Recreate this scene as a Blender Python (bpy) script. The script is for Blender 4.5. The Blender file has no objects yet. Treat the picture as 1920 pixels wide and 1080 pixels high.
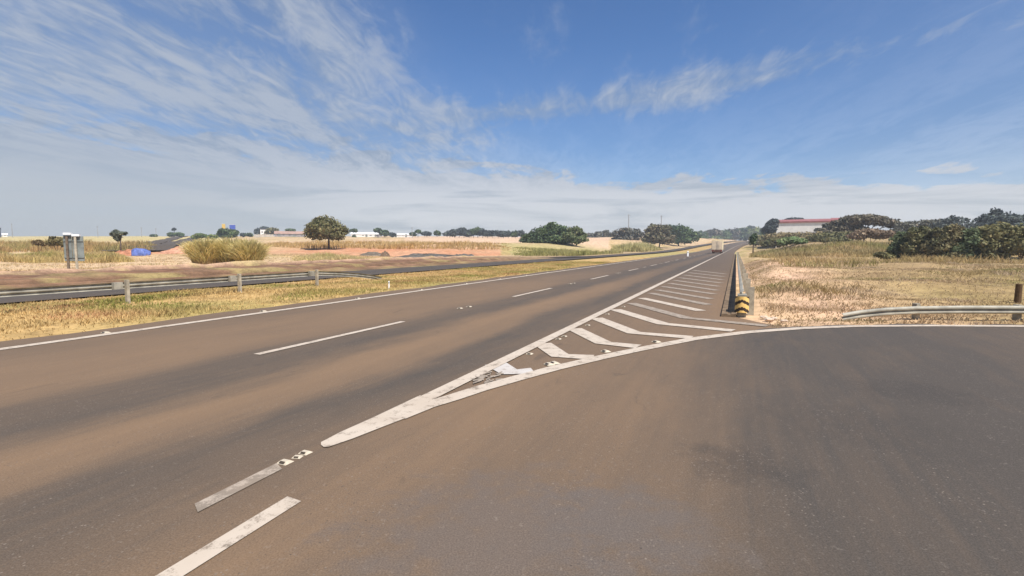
import bpy, bmesh, math, random
import numpy as np
from mathutils import Vector, Matrix

R = math.radians
rng = np.random.default_rng(7)
random.seed(7)
SC = bpy.context.scene
COL = SC.collection

# ------------------------------------------------------------------ camera
H = 1.8
PITCH = math.atan(77 / 960)
cam_d = bpy.data.cameras.new("camera")
cam = bpy.data.objects.new("camera", cam_d)
COL.objects.link(cam)
cam.location = (0, 0, H)
cam.rotation_euler = (R(90) - PITCH, 0, 0)
cam_d.sensor_width = 36
cam_d.lens = 18
cam_d.clip_start = 0.05
cam_d.clip_end = 12000
SC.camera = cam

# ------------------------------------------------------------------ sun + sky
SUN_AZ, SUN_EL = 143.0, 56.0          # compass degrees from +Y towards +X
sun_d = bpy.data.lights.new("sun", 'SUN')
sun_d.energy = 4.7
sun_d.angle = R(0.5)
sun_d.color = (1.0, 0.94, 0.86)
sun = bpy.data.objects.new("sun", sun_d)
COL.objects.link(sun)
sd = Vector((math.sin(R(SUN_AZ)) * math.cos(R(SUN_EL)), math.cos(R(SUN_AZ)) * math.cos(R(SUN_EL)), math.sin(R(SUN_EL))))
sun.rotation_euler = sd.to_track_quat('Z', 'Y').to_euler()
sun.location = (0, 0, 60)

SC.view_settings.view_transform = 'Standard'
SC.view_settings.look = 'None'
SC.view_settings.exposure = 0.62
SC.view_settings.gamma = 1.0
SC.view_settings.use_curve_mapping = False
SC.cycles.max_bounces = 6
SC.cycles.volume_bounces = 0
SC.cycles.transparent_max_bounces = 8


class NT:
    """small helper to write node trees"""
    def __init__(s, tree):
        s.t = tree
        s.n = tree.nodes
        s.l = tree.links
    def node(s, typ, **kw):
        n = s.n.new(typ)
        for k, v in kw.items():
            setattr(n, k, v)
        return n
    def put(s, sock, v):
        if v is None:
            return
        if hasattr(v, 'is_output'):
            s.l.new(v, sock)
        else:
            try:
                sock.default_value = v
            except Exception:
                sock.default_value = (*v, 1.0)
    def math(s, op, a, b=None, c=None, clamp=False):
        n = s.node('ShaderNodeMath', operation=op, use_clamp=clamp)
        s.put(n.inputs[0], a)
        s.put(n.inputs[1], b)
        s.put(n.inputs[2], c)
        return n.outputs[0]
    def maprange(s, v, a, b, c=0.0, d=1.0, smooth=True):
        n = s.node('ShaderNodeMapRange', interpolation_type='SMOOTHSTEP' if smooth else 'LINEAR')
        s.put(n.inputs['Value'], v)
        for k, x in (('From Min', a), ('From Max', b), ('To Min', c), ('To Max', d)):
            s.put(n.inputs[k], x)
        return n.outputs[0]
    def mix(s, f, a, b, blend='MIX'):
        n = s.node('ShaderNodeMix', data_type='RGBA', blend_type=blend)
        s.put(n.inputs[0], f)
        s.put(n.inputs[6], (*a, 1.0) if isinstance(a, tuple) and len(a) == 3 else a)
        s.put(n.inputs[7], (*b, 1.0) if isinstance(b, tuple) and len(b) == 3 else b)
        return n.outputs[2]
    def noise(s, vec, scale, detail=4.0, rough=0.55, dist=0.0, dim='3D'):
        n = s.node('ShaderNodeTexNoise', noise_dimensions=dim)
        s.put(n.inputs['Vector'], vec)
        s.put(n.inputs['Scale'], scale)
        s.put(n.inputs['Detail'], detail)
        s.put(n.inputs['Roughness'], rough)
        s.put(n.inputs['Distortion'], dist)
        return n.outputs['Fac']
    def xyz(s, x, y, z=0.0):
        n = s.node('ShaderNodeCombineXYZ')
        s.put(n.inputs[0], x)
        s.put(n.inputs[1], y)
        s.put(n.inputs[2], z)
        return n.outputs[0]
    def sep(s, v):
        n = s.node('ShaderNodeSeparateXYZ')
        s.put(n.inputs[0], v)
        return n.outputs
    def ramp(s, f, stops, interp='LINEAR'):
        n = s.node('ShaderNodeValToRGB')
        n.color_ramp.interpolation = interp
        e = n.color_ramp.elements
        while len(e) > 1:
            e.remove(e[-1])
        for i, (p, c) in enumerate(stops):
            el = e[0] if i == 0 else e.new(p)
            el.position = p
            el.color = (*c, 1.0)
        s.put(n.inputs[0], f)
        return n.outputs[0]


world = bpy.data.worlds.new("World")
SC.world = world
world.use_nodes = True
w = NT(world.node_tree)
w.n.clear()
sky = w.node('ShaderNodeTexSky', sky_type='NISHITA')
sky.sun_disc = False
sky.sun_elevation = R(SUN_EL)
sky.sun_rotation = R(SUN_AZ)
sky.altitude = 600
sky.air_density = 1.0
sky.dust_density = 0.6
sky.ozone_density = 1.6
tc = w.node('ShaderNodeTexCoord')
dx, dy, dz = w.sep(tc.outputs['Generated'])
az = w.math('MULTIPLY', w.math('ARCTAN2', dx, dy), 180 / math.pi)          # degrees
el = w.math('MULTIPLY', w.math('ARCSINE', dz), 180 / math.pi)
zz = w.math('ADD', w.math('MAXIMUM', dz, 0.0), 0.10)
px_ = w.math('DIVIDE', dx, zz)
py_ = w.math('DIVIDE', dy, zz)
# cirrus sheet: streaks run roughly away from the viewer, drifting to the right
def cirrus(rot, across, along, warp, det, rough):
    c, s_ = math.cos(R(rot)), math.sin(R(rot))
    a = w.math('ADD', w.math('MULTIPLY', px_, c), w.math('MULTIPLY', py_, -s_))
    b = w.math('ADD', w.math('MULTIPLY', px_, s_), w.math('MULTIPLY', py_, c))
    v = w.xyz(w.math('MULTIPLY', a, across), w.math('MULTIPLY', b, along), 3.7)
    return w.noise(v, 1.0, det, rough, warp)
n_big = w.noise(w.xyz(px_, py_, 1.3), 0.62, 3.0, 0.5, 0.5)
n_str = cirrus(10, 2.6, 0.75, 0.8, 7.0, 0.60)
n_fine = cirrus(2, 9.0, 3.0, 1.0, 6.0, 0.68)
n_rip = cirrus(-50, 5.5, 2.2, 0.8, 6.0, 0.65)
tex = w.math('ADD', w.math('MULTIPLY', n_str, 0.46), w.math('ADD', w.math('MULTIPLY', n_fine, 0.24), w.math('ADD', w.math('MULTIPLY', n_big, 0.18), w.math('MULTIPLY', n_rip, 0.12))))
tex = w.math('ADD', w.math('MULTIPLY', w.math('SUBTRACT', tex, 0.5), 1.35), 0.5)
n_hor = w.noise(w.xyz(w.math('MULTIPLY', az, 0.055), w.math('MULTIPLY', el, 0.50), 7.0), 1.0, 6.0, 0.62, 0.6)
n_puff = w.noise(w.xyz(w.math('MULTIPLY', az, 0.14), w.math('MULTIPLY', el, 0.42), 2.0), 1.0, 6.0, 0.60, 0.5)
# where the sheet lies
edge = w.math('ADD', w.math('MULTIPLY', el, 0.85), w.math('ADD', az, w.math('MULTIPLY', w.math('SUBTRACT', n_big, 0.5), 30.0)))
left = w.maprange(edge, -4.0, 17.0, 1.0, 0.0)
band_c = w.math('ADD', 14.3, w.math('MULTIPLY', az, 0.085))
band = w.math('DIVIDE', w.math('SUBTRACT', el, band_c), 2.3)
band = w.math('POWER', 2.718, w.math('MULTIPLY', w.math('MULTIPLY', band, band), -1.0))
band = w.math('MULTIPLY', band, w.math('MULTIPLY', w.maprange(az, -16.0, -3.0), w.maprange(az, 20.0, 40.0, 1.0, 0.6)))
hor = w.maprange(w.math('ADD', el, w.math('MULTIPLY', w.math('SUBTRACT', n_puff, 0.5), 10.0)), w.maprange(az, -30.0, 35.0, 10.6, 8.0, False), w.maprange(az, -30.0, 35.0, 7.6, 4.6, False), 0.0, 1.0)
cov = w.math('ADD', w.math('MULTIPLY', left, 0.335), w.math('ADD', w.math('MULTIPLY', band, 0.30), w.math('MULTIPLY', hor, 0.55)))
mask = w.maprange(w.math('ADD', tex, cov), 0.58, 0.96, 0.0, 0.90)
veil = w.math('ADD', w.maprange(el, 22.0, 2.0, 0.0, 0.34), w.math('MULTIPLY', left, 0.30))
veil = w.math('ADD', veil, w.maprange(az, 18.0, 50.0, 0.0, 0.18))
mask = w.math('MAXIMUM', mask, veil)
bright = w.mix(w.maprange(el, 3.0, 13.0), w.mix(w.maprange(az, -40.0, -8.0), (0.34, 0.355, 0.375), (0.47, 0.472, 0.485)), (0.29, 0.325, 0.385))
dull = w.mix(w.maprange(el, 3.0, 12.0), (0.335, 0.355, 0.38), (0.185, 0.235, 0.315))
shade = w.mix(w.maprange(el, 5.0, 10.0), w.maprange(n_hor, 0.33, 0.55), w.maprange(w.math('ADD', w.math('MULTIPLY', n_fine, 0.5), w.math('MULTIPLY', n_str, 0.5)), 0.40, 0.60))
cl_col = w.mix(shade, dull, bright)
sky_k = w.node('ShaderNodeVectorMath', operation='MULTIPLY')
w.l.new(sky.outputs[0], sky_k.inputs[0])
sky_k.inputs[1].default_value = (0.585, 0.80, 1.06)
SKY_S = 0.08
cl_k = w.node('ShaderNodeVectorMath', operation='SCALE')
w.l.new(cl_col, cl_k.inputs[0])
cl_k.inputs['Scale'].default_value = 1.0 / SKY_S
bg = w.node('ShaderNodeBackground')
w.l.new(w.mix(mask, sky_k.outputs[0], cl_k.outputs[0]), bg.inputs[0])
bg.inputs[1].default_value = SKY_S
wo = w.node('ShaderNodeOutputWorld')
w.l.new(bg.outputs[0], wo.inputs[0])

# ------------------------------------------------------------------ geometry of the place
TH = math.atan(420 / 963.08)           # heading of the highway, to the right of +Y
ST, CT = math.sin(TH), math.cos(TH)
BEND0 = 165.0


def ray(px, py):
    x = (px - 960) / 960
    u = -(py - 540) / 960
    return Vector((x, math.cos(PITCH) + u * math.sin(PITCH), -math.sin(PITCH) + u * math.cos(PITCH)))


def gp(px, py, z=0.0):
    """the point of the plain (z level) behind a pixel of the photograph"""
    d = ray(px, py)
    k = (z - H) / d.z
    return (d.x * k, d.y * k)


def rd(s, t):
    """road coordinates (metres along, metres right of the camera) -> x, y"""
    t = t + (max(0.0, s - BEND0) ** 2) * 1.6e-4
    return (s * ST + t * CT, s * CT - t * ST)


def to_st(x, y):
    return x * ST + y * CT, x * CT - y * ST


def at(px, Y):
    d = ray(px, 463)
    return (d.x / d.y * Y, Y)


def zat(py, Y):
    d = ray(960, py)
    return H + d.z / d.y * Y


def _smooth(a, b, v):
    q = np.clip((v - a) / (b - a), 0, 1)
    return q * q * (3 - 2 * q)


def f_hill(y):
    y = np.asarray(y, float)
    return np.where(y < 40, 0.0, np.where(y < 100, (y - 40) ** 2 / 120 * 0.028, np.where(y < 500, 0.84 + 0.028 * (y - 100), 12.04)))


def f_corr(y):
    y = np.asarray(y, float)
    return np.where(y < 150, 0.0, np.where(y < 260, (y - 150) ** 2 / 220 * 0.0255, np.where(y < 560, 1.4025 + 0.0255 * (y - 260), 9.05)))


def terrain(x, y):
    x = np.asarray(x, float)
    y = np.asarray(y, float)
    ys = np.maximum(y, 1.0)
    px = 960 + 960 * x / ys
    A = np.interp(px, [-2000, 800, 1000, 1480, 1600, 1750, 4000], [1.0, 1.0, 0.95, 1.0, 1.2, 1.3, 1.3])
    s_ = x * ST + y * CT
    t_ = x * CT - y * ST - np.maximum(0.0, s_ - BEND0) ** 2 * 1.6e-4
    wgt = np.clip((t_ + 62) / 28, 0, 1)
    wgt = wgt * wgt * (3 - 2 * wgt) * (1 - _smooth(1415, 1530, px))
    z = (1 - wgt) * A * f_hill(y) + wgt * f_corr(y)
    return np.where(y > 1, z, 0.0)


def tz(x, y):
    return float(terrain(x, y))


# value noise for the lie of the land
_G = rng.random((64, 64))


def vnoise(x, y):
    x = np.asarray(x, float)
    y = np.asarray(y, float)
    xi = np.floor(x).astype(int)
    yi = np.floor(y).astype(int)
    fx = x - xi
    fy = y - yi
    fx = fx * fx * (3 - 2 * fx)
    fy = fy * fy * (3 - 2 * fy)
    g = lambda a, b: _G[a % 64, b % 64]
    return (g(xi, yi) * (1 - fx) + g(xi + 1, yi) * fx) * (1 - fy) + (g(xi, yi + 1) * (1 - fx) + g(xi + 1, yi + 1) * fx) * fy


# outer edge line of the slip road, in plan
SLIP = [gp(*p) for p in [(600, 840), (690, 801), (800, 763), (850, 748), (900, 731.5), (970, 711.5), (1040, 692.5), (1130, 671.5), (1200, 656.5), (1300, 637), (1400, 624.5), (1500, 617), (1600, 613), (1750, 612), (1920, 613)]]
SLIP += [(16.5, 11.4), (24, 10.6), (36, 8.4), (60, 2.0)]
_sx = np.array([p[0] for p in SLIP])
_sy = np.array([p[1] for p in SLIP])


def slip_y(x):
    return np.interp(x, _sx, _sy)


def offroad(x, y):
    """how far inside the open land a point lies (0 on any road, 1 well off it)"""
    s, t = to_st(x, y)
    s = np.asarray(s)
    t = np.asarray(t) - np.maximum(0, s - BEND0) ** 2 * 1.6e-4
    leftm = _smooth(-38.5, -43, t)
    rightm = _smooth(0.5, 2.2, t) * _smooth(0.6, 2.6, y - slip_y(x))
    medn = _smooth(-13.2, -14.4, t) * (1 - _smooth(-19.2, -20.6, t)) * 0.55
    return leftm, rightm, medn


def bumps(x, y):
    l, r_, m = offroad(x, y)
    d = np.hypot(x, y)
    n1 = vnoise(np.asarray(x) / 1.3 + 9, np.asarray(y) / 1.3)
    n2 = vnoise(np.asarray(x) / 5.5 + 3, np.asarray(y) / 4.5 + 7)
    n3 = vnoise(np.asarray(x) / 21 + 5, np.asarray(y) / 13 + 2)
    b = l * (0.10 * n1 + 0.35 * (n2 - 0.5) * _smooth(30, 60, d) + 0.8 * (n3 - 0.5) * _smooth(45, 90, d))
    b = b + r_ * (0.16 * n1 + 0.5 * (n2 - 0.45) * _smooth(12, 30, d) + 1.5 * (n3 - 0.45) * _smooth(20, 50, d))
    b = b - r_ * 0.16 * (1 - _smooth(16, 26, d))
    xm, ym = at(1588, 90)
    b = b + 1.5 * np.exp(-((np.asarray(x) - xm) / 6.5) ** 2 - ((np.asarray(y) - ym) / 8.0) ** 2)
    return b + m * 0.07 * n1


def gz(x, y):
    return float(terrain(x, y) + bumps(x, y))


# ------------------------------------------------------------------ object helpers
def tag(o, label=None, cat=None, group=None, kind=None):
    if label: o['label'] = label
    if cat: o['category'] = cat
    if group: o['group'] = group
    if kind: o['kind'] = kind
    return o


def link(name, me, mat=None, parent=None):
    o = bpy.data.objects.new(name, me)
    COL.objects.link(o)
    if mat is not None:
        for m in (mat if isinstance(mat, (list, tuple)) else [mat]):
            me.materials.append(m)
    if parent is not None:
        o.parent = parent
    return o


def empty(name, loc, rz=0.0):
    o = bpy.data.objects.new(name, None)
    COL.objects.link(o)
    o.location = loc
    o.rotation_euler = (0, 0, rz)
    o.empty_display_size = 0.3
    return o


def copy_tree(o, parent=None):
    c = o.copy()
    COL.objects.link(c)
    if parent is not None:
        c.parent = parent
    for ch in list(o.children):
        copy_tree(ch, c)
    return c


def mesh(name, verts, faces, mat=None, parent=None, smooth=False):
    me = bpy.data.meshes.new(name)
    me.from_pydata([tuple(v) for v in verts], [], faces)
    me.update()
    if smooth:
        me.shade_smooth()
    return link(name, me, mat, parent)


def fast_mesh(name, V, F, mat=None, parent=None, smooth=False, attr=None):
    """V (n,3), F (m,k) numpy"""
    me = bpy.data.meshes.new(name)
    k = F.shape[1]
    me.vertices.add(len(V))
    me.vertices.foreach_set('co', V.astype(np.float32).ravel())
    me.loops.add(F.size)
    me.loops.foreach_set('vertex_index', F.astype(np.int32).ravel())
    me.polygons.add(len(F))
    me.polygons.foreach_set('loop_start', np.arange(0, F.size, k, dtype=np.int32))
    me.update(calc_edges=True)
    if smooth:
        me.shade_smooth()
    if attr:
        for an, val in attr.items():
            if val.ndim == 1:
                a = me.attributes.new(an, 'FLOAT', 'POINT')
                a.data.foreach_set('value', val.astype(np.float32))
            else:
                a = me.attributes.new(an, 'FLOAT_COLOR', 'POINT')
                a.data.foreach_set('color', np.hstack([val, np.ones((len(val), 1))]).astype(np.float32).ravel())
    return link(name, me, mat, parent)


class MB:
    """collects simple shapes into ONE mesh"""
    def __init__(s):
        s.v = []
        s.f = []
        s.mi = []
    def add(s, vs, fs, mi=0):
        b = len(s.v)
        s.v += [tuple(v) for v in vs]
        s.f += [tuple(b + i for i in f) for f in fs]
        s.mi += [mi] * len(fs)
        return s
    def box(s, c, d, rz=0.0, mi=0, rx=0.0):
        m = Matrix.Translation(c) @ Matrix.Rotation(rz, 4, 'Z') @ Matrix.Rotation(rx, 4, 'X')
        vs = [m @ Vector((x * d[0] / 2, y * d[1] / 2, z * d[2] / 2)) for x in (-1, 1) for y in (-1, 1) for z in (-1, 1)]
        return s.add(vs, [(0, 1, 3, 2), (4, 6, 7, 5), (0, 4, 5, 1), (2, 3, 7, 6), (0, 2, 6, 4), (1, 5, 7, 3)], mi)
    def tube(s, a, b, ra, rb=None, n=8, mi=0):
        a, b = Vector(a), Vector(b)
        rb = ra if rb is None else rb
        q = (b - a).to_track_quat('Z', 'Y').to_matrix()
        vs = []
        for p, r in ((a, ra), (b, rb)):
            for i in range(n):
                an = 2 * math.pi * i / n
                vs.append(p + q @ Vector((math.cos(an) * r, math.sin(an) * r, 0)))
        fs = [(i, (i + 1) % n, n + (i + 1) % n, n + i) for i in range(n)] + [tuple(range(n - 1, -1, -1)), tuple(range(n, 2 * n))]
        return s.add(vs, fs, mi)
    def build(s, name, mat=None, parent=None, smooth=False):
        me = bpy.data.meshes.new(name)
        me.from_pydata(s.v, [], s.f)
        o = link(name, me, mat, parent)
        if len(me.materials) > 1:
            me.polygons.foreach_set('material_index', s.mi)
        bm = bmesh.new()
        bm.from_mesh(me)
        bmesh.ops.recalc_face_normals(bm, faces=bm.faces)
        bm.to_mesh(me)
        bm.free()
        me.update()
        if smooth:
            me.shade_smooth()
        return o


# ------------------------------------------------------------------ materials
def new_mat(name, rough=0.85, spec=0.3):
    m = bpy.data.materials.new(name)
    m.use_nodes = True
    n = NT(m.node_tree)
    b = n.n.get('Principled BSDF')
    b.inputs['Roughness'].default_value = rough
    b.inputs['Specular IOR Level'].default_value = spec
    return m, n, b


def plain(name, col, rough=0.7, var=0.15, scale=6.0, metal=0.0, spec=0.3):
    m, n, b = new_mat(name, rough, spec)
    geo = n.node('ShaderNodeNewGeometry')
    f = n.noise(geo.outputs['Position'], scale, 5.0, 0.6)
    c0 = tuple(c * (1 - var) for c in col)
    c1 = tuple(min(1, c * (1 + var)) for c in col)
    n.l.new(n.mix(n.maprange(f, 0.3, 0.7), c0, c1), b.inputs['Base Color'])
    b.inputs['Metallic'].default_value = metal
    return m


def st_nodes(n):
    geo = n.node('ShaderNodeNewGeometry')
    x, y, z = n.sep(geo.outputs['Position'])
    t = n.math('SUBTRACT', n.math('MULTIPLY', x, CT), n.math('MULTIPLY', y, ST))
    s = n.math('ADD', n.math('MULTIPLY', x, ST), n.math('MULTIPLY', y, CT))
    return geo.outputs['Position'], s, t


DUST = (0.195, 0.124, 0.072)
TAR = (0.058, 0.049, 0.042)


def asphalt(name, stops, t0, t1, big=0.5, stains=False):
    """worn asphalt; stops = (t, dustiness) across the carriageway"""
    m, n, b = new_mat(name, 0.88, 0.25)
    pos, s, t = st_nodes(n)
    wob = n.math('MULTIPLY', n.math('SUBTRACT', n.noise(n.xyz(n.math('MULTIPLY', t, 0.5), n.math('MULTIPLY', s, 0.13)), 1.0, 7.0, 0.68), 0.5), 2.1)
    tt = n.maprange(n.math('ADD', t, wob), t0, t1, 0.0, 1.0, False)
    d = n.ramp(tt, [((a - t0) / (t1 - t0), (v, v, v)) for a, v in stops], 'EASE')
    blot = n.noise(n.xyz(n.math('MULTIPLY', t, 0.8), n.math('MULTIPLY', s, 0.25), 4.0), 1.0, 9.0, 0.72, 0.5)
    streak = n.noise(n.xyz(n.math('MULTIPLY', t, 9.0), n.math('MULTIPLY', s, 0.35), 1.0), 1.0, 4.0, 0.6)
    d = n.math('ADD', d, n.math('MULTIPLY', n.math('SUBTRACT', blot, 0.5), big))
    d = n.math('ADD', d, n.math('MULTIPLY', n.math('SUBTRACT', streak, 0.5), 0.35), clamp=True)
    d = n.math('MULTIPLY', d, n.maprange(s, 14.0, 48.0, 1.0, 0.45))
    col = n.mix(d, TAR, DUST)
    if stains:
        px0, py0, pz0 = n.sep(pos)
        for (sx, sy), rad_, amt, sc_ in ((gp(940, 1010), 1.25, 0.75, (0.118, 0.094, 0.080)), (gp(1180, 985), 0.8, 0.7, (0.110, 0.092, 0.082)), (gp(1390, 868), 0.55, 0.42, (0.025, 0.024, 0.024)), (gp(1712, 736), 0.85, 0.35, (0.025, 0.024, 0.024)), (gp(1620, 800), 1.1, 0.2, (0.025, 0.024, 0.024))):
            ddx = n.math('SUBTRACT', px0, sx)
            ddy = n.math('SUBTRACT', py0, sy)
            dd = n.math('SQRT', n.math('ADD', n.math('MULTIPLY', ddx, ddx), n.math('MULTIPLY', ddy, ddy)))
            dd = n.math('ADD', dd, n.math('MULTIPLY', n.math('SUBTRACT', n.noise(pos, 3.0, 5.0, 0.7), 0.5), rad_ * 2.2))
            col = n.mix(n.math('MULTIPLY', n.maprange(dd, rad_, rad_ * 0.2), amt), col, sc_)
    grain = n.noise(pos, 90.0, 3.0, 0.7)
    pebb = n.noise(pos, 24.0, 4.0, 0.75)
    col = n.mix(n.maprange(grain, 0.30, 0.72), n.mix(0.28, col, (0.01, 0.01, 0.01)), n.mix(0.06, col, (0.5, 0.43, 0.36)))
    col = n.mix(n.math('MULTIPLY', n.maprange(pebb, 0.58, 0.75), 0.30), col, (0.30, 0.26, 0.22))
    vo = n.node('ShaderNodeTexVoronoi')
    vo.inputs['Scale'].default_value = 48.0
    n.l.new(pos, vo.inputs['Vector'])
    vr, vg, vb = n.sep(vo.outputs['Color'])
    chip = n.math('MULTIPLY', n.maprange(vo.outputs['Distance'], 0.42, 0.25), n.maprange(vr, 0.66, 0.90))
    chip = n.math('MULTIPLY', chip, n.maprange(n.noise(n.xyz(n.math('MULTIPLY', t, 1.4), n.math('MULTIPLY', s, 0.5), 2.0), 1.0, 5.0, 0.65), 0.42, 0.62, 0.12, 0.75))
    col = n.mix(chip, col, n.mix(vg, (0.24, 0.20, 0.165), (0.03, 0.027, 0.025)))
    crack = n.noise(n.xyz(n.math('MULTIPLY', t, 1.7), n.math('MULTIPLY', s, 0.6), 8.0), 1.0, 6.0, 0.7, 1.2)
    col = n.mix(n.math('MULTIPLY', n.maprange(crack, 0.60, 0.72), 0.30), col, (0.035, 0.033, 0.032))
    n.l.new(col, b.inputs['Base Color'])
    bp = n.node('ShaderNodeBump')
    bp.inputs['Strength'].default_value = 0.35
    bp.inputs['Distance'].default_value = 0.006
    n.l.new(n.math('ADD', grain, pebb), bp.inputs['Height'])
    n.l.new(bp.outputs[0], b.inputs['Normal'])
    return m


M = {}
M['highway'] = asphalt('highway_asphalt', [(-13.5, 0.75), (-11.6, 0.60), (-9.5, 0.85), (-8.2, 0.82), (-7.0, 0.28), (-6.4, 0.2), (-5.4, 0.95), (-4.9, 0.85), (-4.1, 0.18), (-3.7, 0.28), (-3.0, 0.6)], -13.5, -3.0, 0.75)
M['slip'] = asphalt('slip_road_asphalt', [(-5.0, 0.15), (-3.7, 0.28), (-2.5, 0.85), (-1.2, 0.66), (-0.3, 0.36), (0.6, 0.06), (3.0, 0.0), (5.5, 0.22), (9.0, 0.05)], -5.0, 9.0, 0.75, stains=True)
M['island'] = asphalt('island_asphalt', [(-4.0, 0.6), (-2.0, 0.72), (0.0, 0.95)], -4.0, 0.0, 0.4)
M['far_road'] = asphalt('bluish_asphalt', [(-27.0, 0.25), (-24.0, 0.0), (-21.0, 0.15)], -27.0, -21.0, 0.3)


def paint(name, col, wear):
    m, n, b = new_mat(name, 0.7, 0.3)
    pos, s, t = st_nodes(n)
    f = n.noise(pos, 7.0, 6.0, 0.72)
    g = n.noise(pos, 60.0, 4.0, 0.7)
    k = n.math('ADD', n.math('MULTIPLY', f, 0.7), n.math('MULTIPLY', g, 0.3))
    c = n.mix(n.maprange(k, wear, wear + 0.13), (0.20, 0.165, 0.13), col)
    n.l.new(n.mix(n.maprange(n.noise(pos, 1.7, 3.0), 0.35, 0.7), c, n.mix(0.25, c, (0.30, 0.23, 0.17))), b.inputs['Base Color'])
    return m


M['paint'] = paint('road_paint', (0.46, 0.395, 0.325), 0.365)
M['paint_worn'] = paint('worn_road_paint', (0.35, 0.295, 0.24), 0.455)
M['paint_white'] = paint('fresh_road_paint', (0.47, 0.445, 0.42), 0.34)


def attr_mat(name, rough=0.95, spec=0.1, noise_amt=0.35, scales=(2.2, 14.0), bump=0.0, translucent=0.0, gain=1.0):
    m, n, b = new_mat(name, rough, spec)
    a = n.node('ShaderNodeAttribute', attribute_name='col')
    geo = n.node('ShaderNodeNewGeometry')
    f1 = n.noise(geo.outputs['Position'], scales[0], 6.0, 0.65)
    f2 = n.noise(geo.outputs['Position'], scales[1], 4.0, 0.7)
    k = n.math('ADD', n.math('MULTIPLY', f1, 0.6), n.math('MULTIPLY', f2, 0.4))
    k = n.maprange(k, 0.33, 0.67, (1 - noise_amt) * gain, (1 + noise_amt) * gain)
    v = n.node('ShaderNodeVectorMath', operation='SCALE')
    n.l.new(a.outputs['Color'], v.inputs[0])
    n.l.new(k, v.inputs['Scale'])
    n.l.new(v.outputs[0], b.inputs['Base Color'])
    if bump:
        bp = n.node('ShaderNodeBump')
        bp.inputs['Strength'].default_value = bump
        bp.inputs['Distance'].default_value = 0.06
        n.l.new(f2, bp.inputs['Height'])
        n.l.new(bp.outputs[0], b.inputs['Normal'])
    if translucent:
        tr = n.node('ShaderNodeBsdfTranslucent')
        n.l.new(v.outputs[0], tr.inputs[0])
        mx = n.node('ShaderNodeMixShader')
        mx.inputs[0].default_value = translucent
        n.l.new(b.outputs[0], mx.inputs[1])
        n.l.new(tr.outputs[0], mx.inputs[2])
        n.l.new(mx.outputs[0], n.n['Material Output'].inputs[0])
    return m


M['ground'] = attr_mat('dry_ground', noise_amt=0.38, scales=(0.9, 7.0), bump=0.6, gain=1.15)
M['blade'] = attr_mat('dry_blades', noise_amt=0.25, scales=(0.8, 5.0), translucent=0.35, gain=1.2)
M['leaf'] = attr_mat('leaves', rough=0.7, spec=0.25, noise_amt=0.3, scales=(0.5, 2.5), translucent=0.25, gain=1.65)
M['bark'] = plain('bark', (0.085, 0.06, 0.045), 0.95, 0.35, 5.0)
M['galv'] = plain('galvanised_steel', (0.33, 0.31, 0.255), 0.65, 0.28, 3.0, 0.25, 0.3)
M['galv_dull'] = plain('dull_galvanised_steel', (0.23, 0.215, 0.185), 0.75, 0.3, 2.0, 0.15, 0.25)
M['post'] = plain('weathered_post', (0.34, 0.30, 0.23), 0.8, 0.25, 6.0)
M['rust'] = plain('brown_stained_steel', (0.14, 0.105, 0.075), 0.85, 0.3, 4.0)
M['concrete'] = plain('stained_shaded_concrete', (0.16, 0.112, 0.07), 0.95, 0.4, 3.0)  # earth-stained kerb, with the guardrail's shadow band put into the dark colour
M['white'] = plain('white_wall', (0.74, 0.73, 0.70), 0.8, 0.08, 0.6)
M['white_metal'] = plain('white_metal', (0.75, 0.76, 0.76), 0.5, 0.08, 3.0)
M['red'] = plain('red_roof', (0.27, 0.095, 0.09), 0.6, 0.2, 0.5)
M['pinkroof'] = plain('brown_tile_roof', (0.36, 0.23, 0.18), 0.85, 0.2, 0.4)
M['greywall'] = plain('grey_wall', (0.26, 0.24, 0.24), 0.85, 0.15, 0.5)
M['dark'] = plain('dark_opening', (0.035, 0.035, 0.038), 0.6, 0.2, 1.0)
M['glass'] = plain('dark_window_glass', (0.03, 0.035, 0.04), 0.15, 0.1, 1.0, 0.0, 0.6)
M['greysign'] = plain('grey_sign_back', (0.19, 0.21, 0.20), 0.6, 0.22, 2.5, 0.2)
M['yellow'] = plain('chevron_yellow', (0.72, 0.48, 0.16), 0.6, 0.12, 8.0)
M['black'] = plain('chevron_black', (0.035, 0.024, 0.018), 0.6, 0.3, 8.0)
M['blue'] = plain('blue_panel', (0.06, 0.10, 0.42), 0.6, 0.15, 0.8)
M['tarp'] = plain('blue_tarpaulin', (0.10, 0.14, 0.36), 0.5, 0.35, 2.5)
M['totemyellow'] = plain('yellow_panel', (0.62, 0.42, 0.10), 0.6, 0.12, 0.8)
M['polegrey'] = plain('grey_pole', (0.27, 0.27, 0.27), 0.8, 0.15, 1.0)
M['wood'] = plain('dark_wood', (0.10, 0.06, 0.03), 0.9, 0.3, 9.0)
M['stone'] = plain('pale_stone', (0.50, 0.40, 0.31), 0.95, 0.2, 9.0)
M['rubber'] = plain('tyre_rubber', (0.02, 0.02, 0.02), 0.9, 0.2, 6.0)
M['cream'] = plain('cream_truck_body', (0.72, 0.64, 0.46), 0.6, 0.12, 1.2)
M['truckbrown'] = plain('red_brown_chassis', (0.20, 0.10, 0.065), 0.8, 0.25, 2.0)
M['stud'] = plain('stud_cream', (0.46, 0.40, 0.31), 0.5, 0.12, 20.0)
M['reflector'] = plain('stud_lens', (0.06, 0.045, 0.03), 0.2, 0.2, 20.0, 0.0, 0.6)
M['red_light'] = plain('red_lens', (0.35, 0.03, 0.02), 0.3, 0.1, 6.0)

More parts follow.
